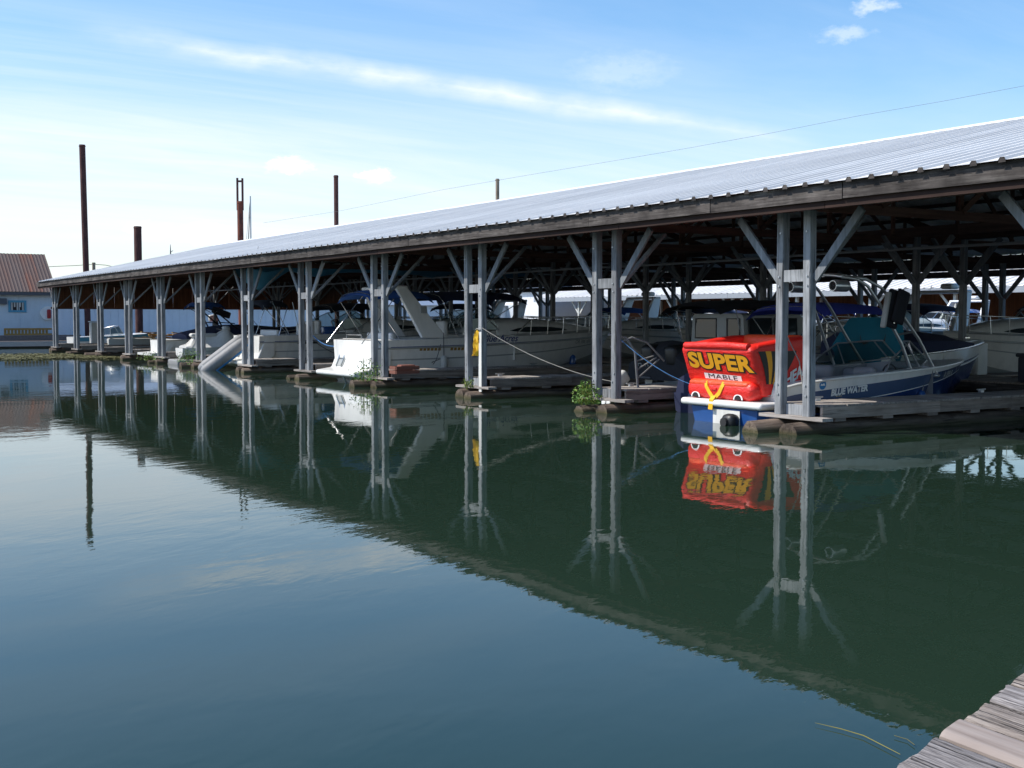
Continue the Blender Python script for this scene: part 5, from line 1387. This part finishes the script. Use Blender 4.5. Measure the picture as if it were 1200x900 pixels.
# ------------------------------------------------------------------ floating house and buildings beyond the shed
def house():
    Yh = 88.0
    xr = pix(66, 373, Y=Yh).x
    xl = xr - 17.0
    zb, ze, zr = .45, hgt(341, .53 * xr + .848 * Yh), hgt(299, .53 * xr + .848 * Yh + 3.2)
    t = thing('floating_house', 'pale blue grey house with rusted metal roof and blue window', 'house', (xl, Yh, 0))
    W = xr - xl; D = 7.0
    w = MB(); w.box(0, W, 0, D, zb, ze); w.add([(W, 0, ze), (W, D, ze), (W, D / 2, zr - .1), (0, 0, ze), (0, D, ze), (0, D / 2, zr - .1)], [(0, 1, 2), (3, 5, 4)])
    wall = w.obj('wall', M['wallpaint'], t)
    for i in range(1, 7):
        MB().box(W - i * 2.4 - .02, W - i * 2.4 + .02, -.03, -.004, zb, ze - .05).obj('batten', M['wallpaint'], wall)
    # roof sheets
    rf = link('roof', None, t)
    n = int((W + .8) / .9); me = None
    for s in (0, 1):
        rows = []
        for f in (0, .5, 1):
            row = []
            for k in range(13):
                x = .9 * k / 12; row.append((x, (-.45 + (D / 2 + .45) * f) if s == 0 else (D + .45 - (D / 2 + .45) * f), ze - .1 + (zr - ze + .1) * f + .03 * (k % 3 == 0)))
            rows.append(row)
        me = MB().grid(rows).mesh('roof_sheet', M['rustroof'])
        for i in range(n): link('roof_sheet', me, rf, (-.1 + i * .9, 0, random.uniform(0, .012)))
    MB().box(-.2, W + .45, -.42, -.38, ze - .32, ze - .12).obj('eave_board', M['greywood'], rf)
    # window
    px0, px1, py0, py1 = 9.5, 31, 352, 366
    a = pix(px0, py0, Y=Yh); b = pix(px1, py1, Y=Yh)
    x0, x1, z1, z0 = a.x - xl, b.x - xl, a.z, b.z
    fr = MB(); q = .14
    fr.box(x0, x1, -.06, -.003, z0, z0 + q); fr.box(x0, x1, -.06, -.003, z1 - q, z1); fr.box(x0, x0 + q, -.055, -.003, z0 + q, z1 - q); fr.box(x1 - q, x1, -.055, -.003, z0 + q, z1 - q)
    win = fr.obj('window', M['trim'], t)
    MB().box(x0 + q, x1 - q, -.02, -.012, z0 + q, z1 - q).obj('pane', M['pane'], win)
    for i in range(5):
        xx = x0 + q + (x1 - x0 - 2 * q) * (i + .2) / 5; MB().box(xx, xx + (x1 - x0) * .09, -.035, -.024, z0 + q + .22 * (i % 2), z1 - q).obj('curtain', M['curtain'], win)
    a = pix(5, 343.5, Y=Yh); MB().box(a.x - xl - .35, a.x - xl + .1, -.35, -.004, a.z - .75, a.z - .35).obj('lamp_box', M['greywood'], t)
    # white round cabinet with red extinguisher
    c = pix(55.5, 367, Y=Yh); r = .48
    cb = MB(); cb.add([(c.x - xl + r * math.cos(a * math.pi / 12), -.16, c.z + r * math.sin(a * math.pi / 12)) for a in range(24)], [tuple(range(24))])
    cb.grid([[(c.x - xl + r * math.cos(a * math.pi / 12), y, c.z + r * math.sin(a * math.pi / 12)) for a in range(25)] for y in (-.16, -.004)])
    cc = cb.obj('round_cabinet', M['gel'], t, 40)
    MB().rbox((c.x - xl + .06, -.24, c.z - .05), (.26, .14, .62), .06, 2).obj('extinguisher', M['redplastic'], cc, 40)
    # dock under the house
    dk = thing('house_dock', 'grey dock and float below the rusted roof house', 'dock', (xl - 6, Yh - 3.2, 0))
    for i in range(6): MB().box(0, W + 14, i * .56, i * .56 + .54, .35, .44).obj('deck_plank', M['deck_x'], dk)
    MB().box(0, W + 14, -.06, -.005, .10, .42).obj('fascia_board', M['galv'], dk)
    MB().box(0, W + 13, .3, 9, -.2, .33).obj('float', M['greywood'], dk)
    # ochre slatted rail in front of the wall
    rl = thing('slatted_rail', 'ochre slatted timber rail in front of the house wall', 'railing', (xl, Yh - 1.2, .44))
    a = pix(5, 400, Y=Yh - 1.2).x - xl; b = pix(61, 400, Y=Yh - 1.2).x - xl
    for z in (.12, .42, .78): MB().box(a, b, -.03, .03, z - .06, z + .06).obj('rail', M['ochre'], rl)
    k = int((b - a) / .22)
    for i in range(k): MB().box(a + i * .22, a + i * .22 + .15, .032, .06, 0, .82).obj('slat', M['ochre'], rl)
    o = thing('bench', 'dark low timber stack along the dock by the ochre rail', 'timber', (xl + a - 1.5, Yh - 2.0, .44))
    for i in range(3): MB().box(0 + i * .3, b - a + 4 - i * .4, -.2 + i * .03, .2 - i * .02, i * .13, i * .13 + .12).obj('plank', M['greywood'], o)
house()
wb = thing('white_warehouse', 'long white ribbed metal building beyond the boarded gable', 'building', (17, 97, 0))
w = MB(); w.box(0, 46, 0, 8, .3, 3.1); wall = w.obj('wall', M['whitewall'], wb)
rib = MB().box(0, .06, -.035, -.004, .3, 3.1).mesh('rib', M['whitewall'])
for i in range(76): link('rib', rib, wall, (.2 + i * .6, 0, 0))
MB().prism([(-.4, 3.1), (4, 4.0), (8.4, 3.1)], 0, -.4, 46.4).obj('roof', M['galv'], wb)
MB().box(-6, 50, -4, 9, -.3, .3).obj('float', M['greywood'], wb)
# bits on the dock at the far end
def far_clutter():
    c = pix(86, 402, Y=80.0)
    t = thing('small_cabin_boat', 'small white boat with blue side stripe at the far dock', 'boat', (17.2, 80.5, 0))
    h = Hull(5.6, 2.1, .75, 1.0, .3, .8); h.build(t, [(.62, M['gel']), (1.0, M['trim'])], M['inkgrey'], M['gel'], 16); h.deck(t, .5, .2, .35, [M['gel'], M['gel'], M['gel_deck']], .1)
    windscreen(t, [Vector(q) for q in ((2.3, -.9, .85), (3.2, -.6, .95), (3.2, .6, .95), (2.3, .9, .85))], [Vector(q) for q in ((2.3, -.85, 1.3), (2.9, -.55, 1.45), (2.9, .55, 1.45), (2.3, .85, 1.3))])
    t = thing('crate', 'tall pale weathered box at the far dock edge', 'box', (17.4, 74.8, 0.2))
    MB().rbox((0, 0, .75), (.5, .5, 1.5), .03, 1).obj('case', M['fender'], t); MB().box(-.3, .3, -.3, .3, 1.52, 1.57).obj('lid', M['fender'], t)
    t = thing('float_block', 'grey concrete float beside the tall pale box', 'float', (19.2, 74.2, 0))
    MB().rbox((0, 0, .3), (2.6, 1.2, .9), .08, 2).obj('block', M['fender'], t, 40); MB().box(-1.2, 1.2, -.5, .5, .752, .80).obj('top_board', M['deck_x'], t)
    t = thing('lumber_pile', 'tumbled pile of tan lumber and rope on the far dock', 'lumber', (22.0, 77.5, .3))
    rnd = random.Random(2)
    for i in range(16):
        a = (rnd.uniform(-2, 1), rnd.uniform(-.8, .8), rnd.uniform(.1, .8)); b = (a[0] + rnd.uniform(.8, 2.4), a[1] + rnd.uniform(-.6, .6), rnd.uniform(.1, .8))
        MB().beam(a, b, .14, .06).obj('board', M['ochre'] if i % 3 else M['deck_x'], t)
    MB().box(-2.6, 3.4, -1.2, 1.2, -.5, .1).obj('raft', M['greywood'], t)
    t = thing('outboard_rack', 'outboard motor clamped on a stand before the white building', 'motor', (25.0, 76.2, .3))
    outboard(t, .2, 0, 1.2, 1.1, M['fender']); MB().box(-.2, .5, -.3, .3, 0, .08).tube([(.3, -.2, .05), (.3, 0, 1.3)], .04, 6).tube([(.3, .2, .05), (.3, 0, 1.3)], .04, 6).obj('stand', M['greywood'], t)
    MB().box(-1.2, 1.2, -1.2, 1.2, -.6, 0).obj('raft', M['greywood'], t)
    t = thing('red_canoe', 'red canoe resting upright on the far dock', 'canoe', (22.8, 75.4, .75))
    h = Hull(4.0, .8, .35, .5, .1, .5, .0, .5, .4, 2.0, 1.5, .5); h.build(t, [(.85, M['redplastic']), (1.0, M['deck_x'])], M['redplastic'], None, 14)
    MB().box(.6, 2.9, -.3, .3, -1.0, -.06).obj('cradle', M['greywood'], t)
far_clutter()

# ------------------------------------------------------------------ second shed and shore beyond
def back_shed():
    Xs = 58.0; t = thing('far_boat_shed', 'second boat shed with bright ribbed roof behind the first', 'boat shed', (Xs, 0, 0))
    ze = EYE + .021 * Xs / .848 + .06; sl = .24
    rows = []
    me = []
    prof = []
    for r in range(2): prof += [(r * .6, 0), (r * .6 + .3, 0), (r * .6 + .34, .05), (r * .6 + .48, .05), (r * .6 + .52, 0)]
    prof.append((1.2, 0))
    for s in (1, -1):
        me.append(MB().grid([[(x * s, p[0], ze + .28 + (x if s > 0 else x) * sl * (1) * (1) if s > 0 else ze + .28 + x * sl) if False else (x * s, p[0], ze + .28 + x * sl + p[1]) for p in prof] for x in (-.2, 9)]).mesh('roof_sheet', M['roof']))
    for i in range(78):
        link('roof_sheet', me[0], t, (0, -4 + i * 1.2, 0)); link('roof_sheet', me[1], t, (18, -4 + i * 1.2, 0))
    for i in range(15):
        y = -4 + i * 6.2
        o = MB().box(-.03, .03, 0, 6.18, ze - .10, ze + .24).obj('fascia_board', M['galv'], t); o.location = (-.15, y, 0)
        for x in (.3, 9, 17.7): MB().box(x - .09, x + .09, y - .09, y + .09, .2, ze).obj('post', M['fender'], t)
        for sg in (-1, 1): MB().beam((.3, y + sg * .1, ze - 1.1), (.3, y + sg * 1.1, ze - .02), .05, .14).obj('knee_brace', M['fender'], t)
        o = MB().box(9.1, 9.16, 0, 6.15, .5, ze + 1.0).obj('partition', M['brown_z'], t); o.location = (0, y, 0)
        o = MB().box(0, 9, 0, 6.15, .15, .45).obj('dock', M['deck_x'], t); o.location = (0.2, y, 0)
back_shed()
lab = ['white cruiser moored before the second shed, nearest the cabinet', 'white arch boat moored before the second shed under its braces', 'ivory arch boat moored before the far shed middle posts', 'white boat with blue sunshade before the second shed', 'ivory boat moored at the far shed corner']
for i, (y, cv) in enumerate(((24, 'navy'), (33, 'blackcanvas'), (43, 'hullblue'), (52, 'bluecanvas'), (61, 'navy'))):
    cruiser(lab[i], 57.0, y, 8.5, 2.9, bool(i % 2), i in (1, 2), math.pi, (1.0, 3.2, 2.3, cv), None, 'cabin_cruiser', 'inkgrey', False, 'boats moored before the second shed')
wb = thing('white_boathouse', 'plain white boathouse beside the second shed', 'boathouse', (60, 91.5, 0))
MB().box(0, 9, 0, 24, .2, 4.4).obj('wall', M['whitewall'], wb)
MB().prism([(-.4, 4.4), (4.5, 5.4), (9.4, 4.4)], 1, -.4, 24.4).obj('roof', M['galv'], wb)
for y in (3, 8.5, 14): 
    o = MB().box(-.05, -.004, y, y + 3.4, .5, 3.2).obj('door', M['wallpaint'], wb)
    MB().box(-.09, -.052, y + .2, y + .3, 1.4, 1.6).obj('handle', M['black'], o)

# ------------------------------------------------------------------ small dock gear
# mooring cleats with tails on the near fingers
for k, nm in ((0, 'sports boat dock'), (1, 'white tank dock'), (2, 'yellow cloth dock'), (3, 'red brown crate dock')):
    for j, xx in enumerate((16.0, 20.5)):
        t = thing('dock_cleat', ('front' if j == 0 else 'inner') + ' galvanised cleat on the ' + nm, 'cleat', (xx, Y0 + k * DY + .36, .482))
        MB().tube([(-.13, 0, .065), (-.05, 0, .06), (.05, 0, .06), (.13, 0, .065)], [.012, .018, .018, .012], 8).obj('horn', M['galv'], t, 50)
        MB().box(-.05, .05, -.03, .03, 0, .05).obj('base', M['galv'], t)
